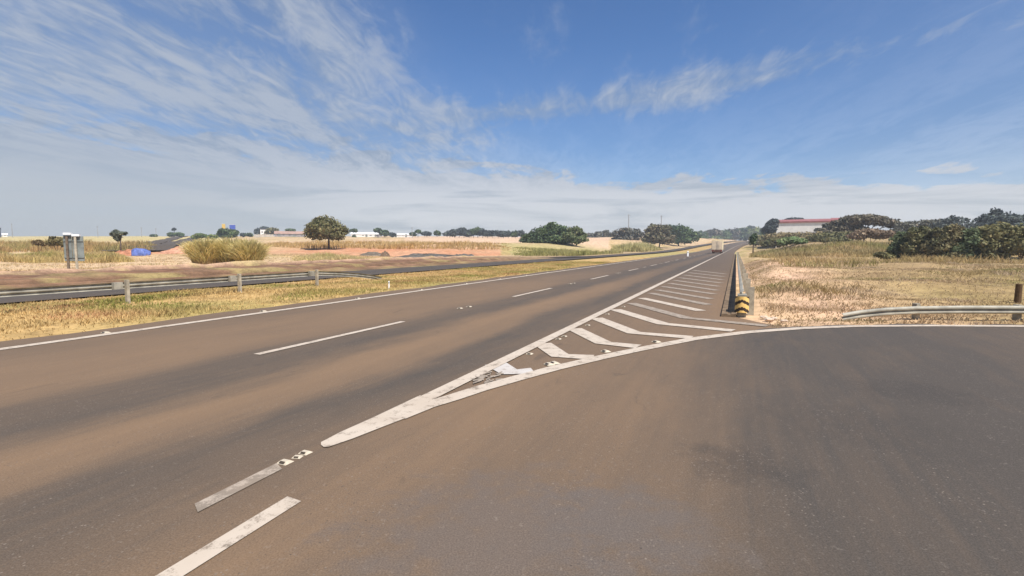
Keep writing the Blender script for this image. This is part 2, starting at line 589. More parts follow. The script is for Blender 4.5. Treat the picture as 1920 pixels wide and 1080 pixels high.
# ------------------------------------------------------------------ ground
STRAW = np.array([0.40, 0.295, 0.172])
GOLD = np.array([0.35, 0.235, 0.10])
GREEN = np.array([0.20, 0.185, 0.062])
RED = np.array([0.33, 0.155, 0.085])
PINK = np.array([0.43, 0.29, 0.195])
DARKE = np.array([0.15, 0.105, 0.07])


def lerp(a, b, k):
    k = np.clip(k, 0, 1)[:, None]
    return a * (1 - k) + b * k


def land_colour(x, y):
    s, t = to_st(x, y)
    px = 960 + 960 * x / np.maximum(y, 1)
    n1 = vnoise(x / 3.1 + 1, y / 3.1 + 8)
    n2 = vnoise(x / 11 + 4, y / 8 + 1)
    n3 = vnoise(x / 33 + 2, y / 19 + 6)
    n4 = vnoise(x / 0.9, y / 0.9 + 3)
    c = np.tile(STRAW, (len(x), 1))
    c = lerp(c, GOLD, (n2 - 0.35) * 1.2)
    c = lerp(c, PINK, (n3 - 0.45) * 1.8)
    c = lerp(c, GREEN, (n1 * 0.6 + n2 * 0.4 - 0.60) * 2.4)
    c = lerp(c, DARKE, (n4 * 0.5 + n1 * 0.5 - 0.66) * 2.2)
    # median: golden with green patches
    med = (t > -21.5) & (t < -12)
    cm = lerp(np.tile(GOLD, (len(x), 1)), GREEN, (n1 - 0.42) * 1.5)
    cm = lerp(cm, RED * 1.1, (n2 - 0.62) * 1.8)
    c[med] = cm[med]
    # mown pale belt beyond the dirt verge
    belt = _smooth(-38, -41, t) * (1 - _smooth(-60, -78, -(-t)))
    belt = _smooth(-38, -40, t) * (1 - _smooth(-64, -80, t))
    c = lerp(c, lerp(np.tile(np.array([0.40, 0.295, 0.19]), (len(x), 1)), STRAW, n1), belt * 0.75 * (y < 75))
    # red scraped earth on the far left fields
    redm = _smooth(78, 92, y) * (1 - _smooth(118, 150, y)) * (px < 960) * (px > 470)
    c = lerp(c, RED * 1.15, redm * (n1 * 0.5 + n3 - 0.35))
    redl = np.exp(-((y - 96) / 16) ** 2) * np.exp(-((px - 330) / 70) ** 2)
    c = lerp(c, RED * 1.25, redl * 1.1)
    # pale bare field between the buildings and the tree line
    bare = _smooth(150, 200, y) * (px > 760) * (px < 1140)
    c = lerp(c, np.array([0.47, 0.33, 0.235]), bare * 0.7)
    gr = _smooth(85, 110, y) * (1 - _smooth(170, 210, y)) * (px > 940) * (px < 1400)
    c = lerp(c, np.array([0.26, 0.235, 0.09]), gr * (0.35 + n1 * 0.6))
    far = _smooth(160, 260, y) * (px < 420)
    c = lerp(c, np.array([0.36, 0.31, 0.14]), far * 0.7)
    rgt = (t > 1) & (y > 9)
    rk = _smooth(0, 1, rgt * 1.0)
    c = lerp(c, lerp(np.tile(np.array([0.34, 0.245, 0.145]), (len(x), 1)), np.array([0.27, 0.20, 0.085]), n2 * 1.2), rk * 0.6)
    nearb = np.exp(-((t - 2.5) / 3.0) ** 2) * (s > 8) * (s < 60)
    c = lerp(c, np.array([0.44, 0.29, 0.20]), nearb * (0.3 + 0.7 * n1))
    c = lerp(c, np.array([0.19, 0.13, 0.08]), rk * np.exp(-((np.asarray(y) - 40 - 8 * n3) / 4) ** 2) * 0.7)
    c = c * (1 - 0.25 * rk * _smooth(3, 9, t))[:, None]
    return np.clip(c, 0.02, 0.9)


ang = np.concatenate([np.linspace(-64, 64, 460, endpoint=False), np.linspace(64, 296, 90, endpoint=False)])
rad = np.concatenate([[0.0], np.geomspace(1.5, 5000, 330)])
AA, RR = np.meshgrid(np.radians(ang), rad)
GX = (np.sin(AA) * RR).ravel()
GY = (np.cos(AA) * RR).ravel()
GZ = terrain(GX, GY) + bumps(GX, GY)
GZ -= 0.02 + 0.0012 * np.hypot(GX, GY) * (np.abs(to_st(GX, GY)[1] + 13) < 30)
na = len(ang)
ii = np.arange((len(rad) - 1) * na)
r0 = ii // na
a0 = ii % na
a1 = (a0 + 1) % na
GF = np.stack([r0 * na + a0, r0 * na + a1, (r0 + 1) * na + a1, (r0 + 1) * na + a0], 1)[:, ::-1]
g = fast_mesh('ground', np.stack([GX, GY, GZ], 1), GF, M['ground'], smooth=True, attr={'col': land_colour(GX, GY)})
tag(g, kind='structure')


# ------------------------------------------------------------------ roads
def strip(name, t0, t1, s0, s1, lift, mat, step=4.0, nt=3, ragged=0.0, parent=None):
    n = max(2, int((s1 - s0) / step) + 1)
    V, F = [], []
    for i in range(n):
        s = s0 + (s1 - s0) * i / (n - 1)
        for j in range(nt):
            t = t0 + (t1 - t0) * j / (nt - 1)
            if ragged and j == 0:
                t += ragged * (float(vnoise(s * 0.9, 3.3)) + 0.6 * float(vnoise(s * 3.1, 1.3)) - 0.8)
            x, y = rd(s, t)
            V.append((x, y, tz(x, y) + lift + 0.0002 * max(0, s)))
    for i in range(n - 1):
        for j in range(nt - 1):
            a = i * nt + j
            F.append((a, a + 1, a + nt + 1, a + nt))
    o = mesh(name, V, F, mat, parent)
    tag(o, kind='structure')
    return o


strip('highway', -12.75, -3.3, -70, 620, 0.010, M['highway'], 1.0, 4, 0.35)
strip('opposite_carriageway', -26.3, -21.4, -70, 620, 0.010, M['far_road'], 2.0, 3, 0.3)
# paved island between the highway and the slip road, running on as the shoulder
strip('traffic_island', -3.3, -0.28, 4.0, 620, 0.002, M['island'], 4.0, 3)
pp = [rd(s, t) for s, t in ((4, -0.28), (14.35, -0.28), (14.3, 0.05), (13.9, 0.3), (13.5, 0.55), (13.1, 0.95), (12.6, 1.5), (12.0, 2.3), (10.5, 2.6), (6, 1.0))]
o = mesh('traffic_island', [(x, y, 0.003) for x, y in pp], [tuple(range(len(pp)))[::-1]], M['island'])
tag(o, kind='structure')
# slip road: everything the camera stands on
edge_ = []
for a, b in zip(SLIP[2:], SLIP[3:]):
    m_ = max(2, int(math.hypot(b[0] - a[0], b[1] - a[1]) / 0.16))
    for q in range(m_):
        ex, ey = a[0] + (b[0] - a[0]) * q / m_, a[1] + (b[1] - a[1]) * q / m_
        grow = min(1.0, max(0.0, (ex - 3.0) / 2.5)) * (0.20 + 0.34 * (float(vnoise(ex * 1.7 + 3, 0.5)) - 0.35) + 0.16 * (float(vnoise(ex * 6.1, 4.5)) - 0.5))
        edge_.append((ex, ey + grow))
pts = [rd(s, -3.3) for s in (-70, -30, -10, 0, 3, 4.5, 6.2)] + edge_ + [SLIP[-1], (60, -70), (-40, -70)]
slip = mesh('slip_road', [(x, y, 0.010 + 0.0002 * max(0, x * ST + y * CT)) for x, y in pts], [tuple(range(len(pts)))][::-1], M['slip'])
bm = bmesh.new()
bm.from_mesh(slip.data)
bmesh.ops.triangulate(bm, faces=bm.faces)
bmesh.ops.recalc_face_normals(bm, faces=bm.faces)
if sum(f.normal.z for f in bm.faces) < 0:
    bmesh.ops.reverse_faces(bm, faces=bm.faces)
bm.to_mesh(slip.data)
bm.free()
tag(slip, kind='structure')


# dirt verge beyond the opposite carriageway, with its furrows and low banks
def dirt_verge():
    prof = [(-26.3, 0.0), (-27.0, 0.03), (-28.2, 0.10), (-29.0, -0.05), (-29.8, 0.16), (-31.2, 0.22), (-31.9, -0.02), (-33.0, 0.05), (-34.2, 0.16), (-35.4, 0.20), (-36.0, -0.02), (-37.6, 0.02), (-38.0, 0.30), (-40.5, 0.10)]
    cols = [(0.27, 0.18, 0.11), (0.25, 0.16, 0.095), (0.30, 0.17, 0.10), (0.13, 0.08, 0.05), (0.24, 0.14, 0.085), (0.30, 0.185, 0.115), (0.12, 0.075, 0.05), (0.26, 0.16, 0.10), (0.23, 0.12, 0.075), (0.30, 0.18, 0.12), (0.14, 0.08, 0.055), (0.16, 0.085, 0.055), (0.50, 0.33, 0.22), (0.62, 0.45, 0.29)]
    ss = np.concatenate([np.arange(-60, 90, 0.7), np.arange(90, 260, 3.0)])
    V, F, C = [], [], []
    k = len(prof)
    for i, s in enumerate(ss):
        fade = 1 - float(_smooth(55, 95, s)) * 0.8
        for j, (t, h) in enumerate(prof):
            x, y = rd(s, t + ((0.5 if j < 8 else 0.12) * (float(vnoise(s * 0.35, j * 7.7)) - 0.5) if 0 < j < k - 1 else 0))
            n = float(vnoise(s * 0.8 + j * 5.1, j * 3.3))
            V.append((x, y, tz(x, y) + 0.012 + 0.0003 * max(0, s) + (h * 1.7 * (0.5 + 0.8 * n)) * fade))
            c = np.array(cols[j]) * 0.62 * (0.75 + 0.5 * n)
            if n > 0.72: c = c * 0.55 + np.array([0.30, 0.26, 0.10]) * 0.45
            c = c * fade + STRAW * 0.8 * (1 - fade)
            C.append(c)
    for i in range(len(ss) - 1):
        for j in range(k - 1):
            a = i * k + j
            F.append((a, a + 1, a + k + 1, a + k))
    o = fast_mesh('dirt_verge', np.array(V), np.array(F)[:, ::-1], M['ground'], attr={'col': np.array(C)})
    tag(o, kind='structure')


dirt_verge()


def path_strip(name, pts, width, lift, mat):
    """a road sheet along plan points, following the land"""
    P = [Vector((p[0], p[1], 0)) for p in pts]
    L = [0.0]
    for a, b in zip(P, P[1:]):
        L.append(L[-1] + (b - a).length)
    n = max(6, int(L[-1] / 5))
    q = np.linspace(0, L[-1], n)
    X = np.interp(q, L, [p.x for p in P])
    Y = np.interp(q, L, [p.y for p in P])
    V, F = [], []
    for i in range(n):
        dxy = Vector((X[min(i + 1, n - 1)] - X[max(i - 1, 0)], Y[min(i + 1, n - 1)] - Y[max(i - 1, 0)], 0)).normalized()
        nx, ny = dxy.y, -dxy.x
        for k in (-0.5, 0.5):
            x, y = X[i] + nx * width * k, Y[i] + ny * width * k
            zz = max(gz(X[i] + nx * width * j, Y[i] + ny * width * j) for j in (-0.5, -0.25, 0, 0.25, 0.5))
            V.append((x, y, zz + lift))
    for i in range(n - 1):
        F.append((2 * i, 2 * i + 1, 2 * i + 3, 2 * i + 2))
    o = mesh(name, V, F, mat)
    tag(o, kind='structure')
    return o


path_strip('hill_road', [at(215, 96), at(262, 130), at(300, 205), at(335, 380), at(352, 520)], 6.0, 0.25, M['far_road'])
path_strip('hill_road', [at(276, 98), at(305, 122), at(338, 190), at(366, 350), at(375, 520)], 6.0, 0.25, M['far_road'])
path_strip('side_road', [rd(92, -25), at(1040, 84), at(985, 86), at(900, 90), at(800, 94)], 5.0, 0.12, M['far_road'])


# ------------------------------------------------------------------ markings
class Marks(MB):
    def line(s, ptsl, wd, z):
        """painted line along plan points"""
        P = [Vector((p[0], p[1], 0)) for p in ptsl]
        vs = []
        for i, p in enumerate(P):
            d = (P[min(i + 1, len(P) - 1)] - P[max(i - 1, 0)]).normalized()
            nn = Vector((d.y, -d.x, 0))
            for k in (-0.5, 0.5):
                q = p + nn * wd * k
                vs.append((q.x, q.y, tz(q.x, q.y) + z(q) if callable(z) else z))
        s.add(vs, [(2 * i, 2 * i + 1, 2 * i + 3, 2 * i + 2) for i in range(len(P) - 1)])


def zroad(q):
    s_ = q.x * ST + q.y * CT
    return 0.018 + 0.0005 * max(0, s_)


mk = Marks()
mk.line([rd(s, -11.74) for s in np.arange(-60, 400, 3)], 0.24, zroad)
mk.build('edge_marking', M['paint'])
mk = Marks()
mk.line([rd(s, -3.3) for s in np.arange(4.9, 90, 1.5)], 0.21, zroad)
mk.line([rd(s, -3.3) for s in np.arange(88.5, 400, 4)], 0.21, zroad)
mk.build('edge_marking', M['paint'])
mk = Marks()
for i in range(-3, 30):
    s0 = 6.0 + 10.75 * i
    mk.line([rd(s0 + q, -7.25) for q in (0, 2, 4.1)], 0.15, zroad)
mk.build('lane_marking', M['paint'])
mk = Marks()
mk.add([(*gp(*p), 0.021) for p in [(602, 833), (602, 838), (607, 842), (616, 842), (662, 826), (720, 803), (808, 769), (788, 744), (700, 786), (640, 813)]], [tuple(range(10))])
tt_ = [Vector(gp(745, 785)), Vector(gp(775, 773))]
for i in range(2, len(SLIP) - 1):
    for k in range(4):
        a, b = Vector(SLIP[i]), Vector(SLIP[i + 1])
        tt_.append(a.lerp(b, k / 4))
mk.line(tt_, 0.235, lambda q: 0.022)
mk.build('slip_edge_marking', M['paint'])
# broken guide line where the lane leaves the highway
mk = Marks()
mk.add([(*gp(*p), 0.018) for p in [(365, 949), (371, 965), (529, 883), (519, 872)]], [(0, 1, 2, 3)])
mk.build('guide_marking', M['paint_worn'])
mk = Marks()
mk.add([(*gp(*p), 0.018) for p in [(255, 1108), (290, 1120), (565, 944), (539, 935)]], [(0, 1, 2, 3)])
mk.build('guide_marking', M['paint'])
# chevron hatching of the island
hatch = [
    ([(930, 684), (955, 699), (1000, 697)], 0.36, 1), ([(1016, 645), (1050, 668), (1112, 671.5)], 0.36, 0),
    ([(1076, 617), (1131, 644), (1197, 651)], 0.36, 0), ([(1117, 597), (1189, 625), (1297, 634)], 0.36, 0),
    ([(1153, 581), (1243, 608), (1375, 621)], 0.36, 0), ([(1183, 569), (1287, 597), (1350, 603), (1440, 612)], 0.34, 2),
    ([(1203, 559.5), (1314, 583.5)], 0.34, 0), ([(1220, 550), (1328, 572)], 0.34, 2), ([(1232, 544), (1333, 561)], 0.34, 2),
    ([(1242, 537.5), (1340, 552)], 0.34, 2), ([(1255, 531.5), (1345, 545)], 0.34, 2), ([(1264, 526), (1348, 537.5)], 0.34, 2),
    ([(1274, 521), (1352, 531)], 0.34, 2), ([(1283, 516), (1355, 525)], 0.34, 2), ([(1291, 511.5), (1357, 519)], 0.34, 2), ([(1299, 507), (1360, 514)], 0.34, 2)]
for lst, wd, kind in hatch:
    mk = Marks()
    P = [gp(*p) for p in lst]
    mk.line(P, wd, lambda q: 0.016)
    mk.build('hatch_marking', [M['paint'], M['paint_white'], M['paint_worn']][kind])
# scuffed remains of old paint
mk = Marks()
for k in range(26):
    cx, cy = random.uniform(893, 938), random.uniform(700, 720)
    if (cy - 700) < (915 - cx) * 0.45: cy += 6
    a = random.uniform(-0.5, 0.6)
    l, h_ = random.uniform(3, 9), random.uniform(1.5, 3.4)
    q = [(cx - l, cy + a * l - h_ / 2), (cx - l, cy + a * l + h_ / 2), (cx + l, cy - a * l + h_ / 2), (cx + l, cy - a * l - h_ / 2)]
    mk.add([(*gp(*p), 0.017 + 0.0002 * k) for p in q], [(0, 1, 2, 3)])
mk.build('paint_scuff_marking', M['paint_worn'])
for nm in ('edge_marking', 'lane_marking', 'slip_edge_marking', 'guide_marking', 'hatch_marking', 'paint_scuff_marking'):
    for o in bpy.data.objects:
        if o.name.split('.')[0] == nm:
            tag(o, kind='structure')
            for p in o.data.polygons:
                pass
            bm = bmesh.new()
            bm.from_mesh(o.data)
            for f in bm.faces:
                f.normal_update()
                if f.normal.z < 0:
                    f.normal_flip()
            bm.to_mesh(o.data)
            bm.free()


# ------------------------------------------------------------------ road studs
def stud_proto(lens):
    root = empty('road_stud', (0, 0, 0))
    tag(root, 'road stud', 'road stud')
    b = MB()
    w0, l0, w1, l1, h_ = 0.085, 0.075, 0.055, 0.03, 0.03
    vs = [(-w0, -l0, 0), (w0, -l0, 0), (w0, l0, 0), (-w0, l0, 0), (-w1, -l1, h_), (w1, -l1, h_), (w1, l1, h_), (-w1, l1, h_)]
    b.add(vs, [(0, 3, 2, 1), (4, 5, 6, 7), (0, 1, 5, 4), (1, 2, 6, 5), (2, 3, 7, 6), (3, 0, 4, 7)])
    b.build('stud_body', M['stud'], root)
    q = MB()
    q.add([(-0.045, -0.068, 0.008), (0.045, -0.068, 0.008), (0.045, -0.036, 0.0295), (-0.045, -0.036, 0.0295)], [(0, 1, 2, 3)])
    q.v = [(x, y - 0.003, z + 0.002) for x, y, z in q.v]
    q.build('reflector', M['reflector'] if lens else M['stud'], root)
    return root


SP = stud_proto(True)
first = [True]


def stud(x, y, z, label, group=None, rz=-TH, sc=1.0):
    o = SP if first[0] else copy_tree(SP)
    first[0] = False
    o.location = (x, y, z)
    o.rotation_euler.z = rz
    o.scale = (sc, sc, sc)
    o['label'] = label
    if group:
        o['group'] = group
    elif 'group' in o:
        del o['group']


stud(*gp(535, 870), 0.014, 'cream road stud with a dark lens, nearest the end of the thinner guide dash', rz=-TH, sc=0.62)
stud(*gp(558, 860), 0.014, 'bright pale road stud, middle one of three between guide dash and nose line', rz=-TH + 0.3, sc=0.45)
stud(*gp(573, 852), 0.014, 'cream road stud closest to the pointed nose where the edge lines merge', rz=-TH, sc=0.55)
for i in range(18):
    s = 2.4 + 3.88 * i
    x, y = rd(s, -11.95)
    stud(x, y, tz(x, y) + 0.018 + 0.0004 * s, 'small cream stud in the row along the far white edge line by the median', 'studs along the median edge line', sc=0.85)
for i in range(6):
    s = 13.1 + 10.75 * i
    for k in (-0.12, 0.16):
        x, y = rd(s + k * 1.6, -7.25 + k * 0.2)
        stud(x, y, tz(x, y) + 0.018 + 0.0004 * s, 'small cream stud in a pair in the gap between two lane dashes', 'paired studs between the lane dashes', sc=0.85)
for p in ((993, 665), (1058, 632), (1047, 637), (1102, 611), (1139, 590), (1169, 576)):
    x, y = gp(*p)
    stud(x, y, 0.012, 'small stud on the hatched island close to the straight highway edge line', 'studs beside the straight island line', sc=0.62)
for p in ((1030, 685), (1040, 682.5), (1136, 660.5), (1231, 642.5)):
    x, y = gp(*p)
    stud(x, y, 0.012, 'pale stud on the hatched island close to the curved slip road line', 'studs beside the curved island line', rz=-1.1, sc=0.85)


# ------------------------------------------------------------------ guardrails
WPROF = [(0.0, -0.155), (0.02, -0.15), (0.075, -0.105), (0.075, -0.06), (0.012, -0.02), (0.012, 0.02), (0.075, 0.06), (0.075, 0.105), (0.02, 0.15), (0.0, 0.155)]


def beam_mesh(path, flip=1.0, sc=0.70):
    """path = list of (x, y, zc) -> W-beam with thickness"""
    mb = MB()
    P = [Vector(p) for p in path]
    prof = [(a * flip, b) for a, b in WPROF]
    prof2 = [(a * flip - 0.012 * flip, b) for a, b in WPROF][::-1]
    loop = [(a, b * sc) for a, b in prof + prof2]
    k = len(loop)
    vs = []
    for i, p in enumerate(P):
        d = P[min(i + 1, len(P) - 1)] - P[max(i - 1, 0)]
        d.z = 0
        d.normalize()
        nn = Vector((d.y, -d.x, 0))
        for a, b in loop:
            vs.append(p + nn * a + Vector((0, 0, b)))
    fs = []
    for i in range(len(P) - 1):
        for j in range(k):
            fs.append((i * k + j, i * k + (j + 1) % k, (i + 1) * k + (j + 1) % k, (i + 1) * k + j))
    fs.append(tuple(range(k))[::-1])
    fs.append(tuple((len(P) - 1) * k + j for j in range(k)))
    mb.add(vs, fs)
    return mb


# median guardrail, ending with a ramp down into the grass
root = empty('guardrail', (*rd(10, -18), 0))
tag(root, 'long galvanised guardrail on the grassy median, sinking into the grass at its right end', 'guardrail')
GI = Matrix.Translation(root.location).inverted()


def parent_keep(o, r_):
    o.parent = r_
    o.matrix_parent_inverse = Matrix.Translation(-Vector(r_.location))
    return o


ps = []
for s in np.arange(-40, 18.8, 1.0):
    ps.append((*rd(s, -18.22), 0.55))
ps += [(*rd(18.8, -18.22), 0.54), (*rd(20.2, -18.22), 0.44), (*rd(21.6, -18.24), 0.30), (*rd(22.8, -18.28), 0.14), (*rd(23.6, -18.3), -0.02)]
parent_keep(beam_mesh(ps, -1).build('beam', M['galv']), root)
for i in range(-11, 3):
    s = 10.15 + 4.1 * i
    x, y = rd(s, -18.0)
    mb = MB()
    mb.box((x, y, 0.31), (0.12, 0.09, 0.86), -TH)
    parent_keep(mb.build('post', M['post']), root)
    x2, y2 = rd(s - 0.22, -18.11)
    mb = MB()
    mb.box((x2, y2, 0.56), (0.13, 0.26, 0.22), -TH)
    parent_keep(mb.build('spacer_block', M['galv']), root)

# right-hand guardrail along the shoulder, with a striped end marker
S0 = 14.6
root = empty('guardrail', (*rd(S0, 0.2), 0))
tag(root, 'straight guardrail beside the hatched shoulder, ending in a striped yellow and black marker', 'guardrail')
ps = [(*rd(s, 0.22), 0) for s in np.concatenate([np.arange(S0 + 0.3, 40, 2.0), np.arange(40, 135, 5.0)])]
ps = [(x, y, tz(x, y) + 0.52) for x, y, _ in ps]
parent_keep(beam_mesh(ps, -1).build('beam', M['galv']), root)
for i in range(30):
    s = S0 + 0.6 + 4 * i
    x, y = rd(s, 0.42)
    mb = MB()
    mb.box((x, y, tz(x, y) + 0.30), (0.15, 0.10, 0.84), -TH)
    parent_keep(mb.build('post', M['post']), root)
# the end marker: a rounded bull-nose drum front with chevrons
x0, y0 = rd(S0, 0.19)


def bullnose(z0, z1, r_, mi_fn):
    mb = MB()
    N, K = 20, 22
    vs = []
    for k in range(K + 1):
        z = z0 + (z1 - z0) * k / K
        for i in range(N + 1):
            a = math.pi * i / N
            lx, ly = -math.cos(a) * r_, -math.sin(a) * r_ * 0.9
            vs.append((x0 + lx * CT + ly * ST, y0 - lx * ST + ly * CT, z))
    for k in range(K):
        for i in range(N):
            a = k * (N + 1) + i
            mb.add([vs[a], vs[a + 1], vs[a + N + 2], vs[a + N + 1]], [(0, 1, 2, 3)], mi_fn((i + 0.5) / N, (k + 0.5) / K))
    return mb


cap = bullnose(0.10, 0.52, 0.17, lambda u, v: 1 if ((v - 0.55 * (0.5 - abs(u - 0.5)) * 1.1 + 0.02) * 2.15 + 0.25) % 1.0 < 0.45 else 0)
parent_keep(cap.build('end_marker', [M['yellow'], M['black']]), root)
mb = MB()
mb.box((x0 + 0.25 * ST, y0 + 0.25 * CT, 0.24), (0.22, 0.5, 0.62), -TH)
parent_keep(mb.build('end_block', M['galv']), root)
# low dark drainage kerb in front of the rail; its brown also paints in the rail's shadow
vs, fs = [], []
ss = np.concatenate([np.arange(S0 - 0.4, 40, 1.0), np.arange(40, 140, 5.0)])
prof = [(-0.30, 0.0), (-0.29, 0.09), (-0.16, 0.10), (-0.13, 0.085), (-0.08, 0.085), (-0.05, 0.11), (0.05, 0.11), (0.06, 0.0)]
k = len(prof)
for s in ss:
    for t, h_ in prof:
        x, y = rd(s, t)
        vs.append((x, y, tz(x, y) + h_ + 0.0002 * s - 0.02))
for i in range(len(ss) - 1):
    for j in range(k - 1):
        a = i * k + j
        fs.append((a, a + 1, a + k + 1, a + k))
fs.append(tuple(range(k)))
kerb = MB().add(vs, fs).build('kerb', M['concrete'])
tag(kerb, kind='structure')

# slip road guardrail on the right, half sunk in the verge
root = empty('guardrail', (10.5, 12.6, 0))
tag(root, 'low guardrail curving along the outer edge of the slip road, half sunk in dry grass', 'guardrail')
ps = [(8.45, 13.02, 0.0), (8.9, 12.98, 0.09), (9.5, 12.93, 0.16), (10.2, 12.85, 0.205), (11.2, 12.72, 0.235), (12.4, 12.55, 0.255), (13.6, 12.4, 0.265), (16, 12.1, 0.275), (20, 11.7, 0.28), (26, 11.0, 0.28)]
parent_keep(beam_mesh(ps, 1, 0.66).build('beam', M['galv']), root)
for x, y in ((10.3, 12.97), (12.6, 12.68), (14.9, 12.4), (18.5, 12.05), (22, 11.7)):
    mb = MB()
    mb.box((x, y, 0.02), (0.10, 0.14, 0.70), 0.1)
    parent_keep(mb.build('post', M['post']), root)

# ------------------------------------------------------------------ signs, posts
# road sign on two posts, seen from behind
Y = 34.5
x0, y0 = at(139, Y)
root = empty('road_sign', (x0, y0, tz(x0, y0)), 0.35)
tag(root, 'grey back of a tall road sign standing on two brown posts beyond the dirt verge', 'road sign')
mb = MB()
mb.box((-0.34, 0, 1.72), (0.44, 0.05, 1.72))
mb.box((-0.34, -0.05, 1.1), (0.44, 0.05, 0.06))
mb.box((-0.34, -0.05, 2.2), (0.44, 0.05, 0.06))
mb.build('sign_panel', M['greysign'], root)
mb = MB()
mb.box((0.22, 0, 1.68), (0.62, 0.05, 1.66))
mb.box((0.22, -0.05, 1.1), (0.62, 0.05, 0.06))
mb.box((0.22, -0.05, 2.2), (0.62, 0.05, 0.06))
mb.build('sign_panel', M['greysign'], root)
for px_o, zt in ((-0.33, 2.70), (0.13, 2.60)):
    mb = MB()
    mb.box((px_o, -0.12, 1.2), (0.12, 0.11, 2.6))
    p_ = mb.build('post', M['rust'] if px_o < 0 else M['post'], root)
    mb = MB()
    mb.box((px_o + 0.05, -0.06, zt - 0.02), (0.42, 0.28, 0.13))
    mb.build('post_cap', M['white_metal'], root)

# small white marker posts in the median
for px, Yd, hh, lab in ((728, 22.4, 0.30, 'short thin white marker stake in the median grass past the guardrail end'), (1290, 96, 1.0, 'white delineator post in the far median between both carriageways')):
    x, y = at(px, Yd)
    root = empty('marker_post', (x, y, gz(x, y)))
    tag(root, lab, 'marker post')
    mb = MB()
    wpost = 0.05 if Yd < 30 else 0.28
    mb.add([(-wpost / 2, -wpost / 3, -0.1), (wpost / 2, -wpost / 3, -0.1), (wpost / 2, wpost / 3, -0.1), (-wpost / 2, wpost / 3, -0.1), (-wpost / 2, -wpost / 3, hh * 0.95), (wpost / 2, -wpost / 3, hh * 0.95), (wpost / 2, wpost / 3, hh), (-wpost / 2, wpost / 3, hh)], [(0, 3, 2, 1), (4, 5, 6, 7), (0, 1, 5, 4), (1, 2, 6, 5), (2, 3, 7, 6), (3, 0, 4, 7)])
    mb.build('post', M['white_metal'], root)
    mb = MB()
    mb.box((0, -wpost / 3 - 0.006, hh * 0.78), (wpost * 0.8, 0.012, hh * 0.12))
    mb.build('reflector', M['greysign'], root)

# dark wooden stump post at the right edge
Y = 17.0
x, y = at(1916, Y)
root = empty('wooden_post', (x, y, gz(x, y)))
tag(root, 'thick dark brown wooden post in the dry field at the right edge', 'post')
zb, ztop = zat(556, Y) - root.location.z, zat(529, Y) - root.location.z
mb = MB()
ztop -= 0.05
mb.tube((0, 0, min(-0.2, zb - 0.2)), (0.01, 0, ztop - 0.02), 0.10, 0.09, 12)
mb.tube((0.01, 0, ztop - 0.02), (0.01, 0, ztop), 0.09, 0.07, 12)
mb.build('post', M['wood'], root)

# ------------------------------------------------------------------ truck on the highway
x, y = rd(150, -4.7)
root = empty('truck', (x, y, tz(x, y) + 0.04), -TH)
tag(root, 'cream bodied truck on the right lane far up the highway, seen from behind', 'truck')
mb = MB()
mb.box((0, 3.0, 2.25), (2.75, 7.6, 2.5))
for k in range(-3, 5):
    mb.box((1.39, 3.0 + k * 0.9, 2.25), (0.05, 0.10, 2.45))
    mb.box((-1.39, 3.0 + k * 0.9, 2.25), (0.05, 0.10, 2.45))
mb.build('cargo_box', M['cream'], root)
mb = MB()
mb.box((0, -0.86, 2.2), (2.55, 0.06, 2.3))
d_ = mb.build('rear_door', plain('dusty_cream_door', (0.62, 0.50, 0.36), 0.7, 0.15, 1.0), root)
mb = MB()
mb.box((0, -0.92, 2.2), (0.08, 0.06, 2.2))
mb.box((0.3, -0.92, 1.9), (0.06, 0.06, 1.0))
mb.build('door_bar', M['polegrey'], d_)
mb = MB()
mb.box((0, 4.0, 0.85), (1.1, 9.2, 0.28))
mb.box((0, -0.7, 0.72), (2.6, 0.22, 0.34))
mb.box((0, -0.45, 0.55), (2.5, 0.05, 0.6))
mb.build('chassis', M['truckbrown'], root)
mb = MB()
v = [(-1.2, 7.1, 0.6), (1.2, 7.1, 0.6), (1.2, 9.3, 0.6), (-1.2, 9.3, 0.6), (-1.2, 7.1, 2.9), (1.2, 7.1, 2.9), (1.15, 8.7, 2.9), (-1.15, 8.7, 2.9)]
mb.add(v, [(0, 3, 2, 1), (4, 5, 6, 7), (0, 1, 5, 4), (1, 2, 6, 5), (2, 3, 7, 6), (3, 0, 4, 7)])
cab = mb.build('cab', M['white_metal'], root)
mb = MB()
mb.box((1.205, 8.0, 2.2), (0.02, 0.9, 0.7))
mb.build('side_window', M['glass'], cab)
for sx in (-1, 1):
    for yy in (0.3, 1.5, 8.0):
        mb = MB()
        mb.tube((sx * 0.85, yy, 0.5), (sx * 1.25, yy, 0.5), 0.5, 0.5, 16)
        wl = mb.build('wheel', M['rubber'], root)
        mb = MB()
        mb.tube((sx * 1.24, yy, 0.5), (sx * 1.27, yy, 0.5), 0.27, 0.24, 12)
        mb.build('rim', M['polegrey'], wl)
    mb = MB()
    mb.box((sx * 1.05, -0.83, 0.75), (0.3, 0.04, 0.14))
    mb.build('tail_light', M['red_light'], root)


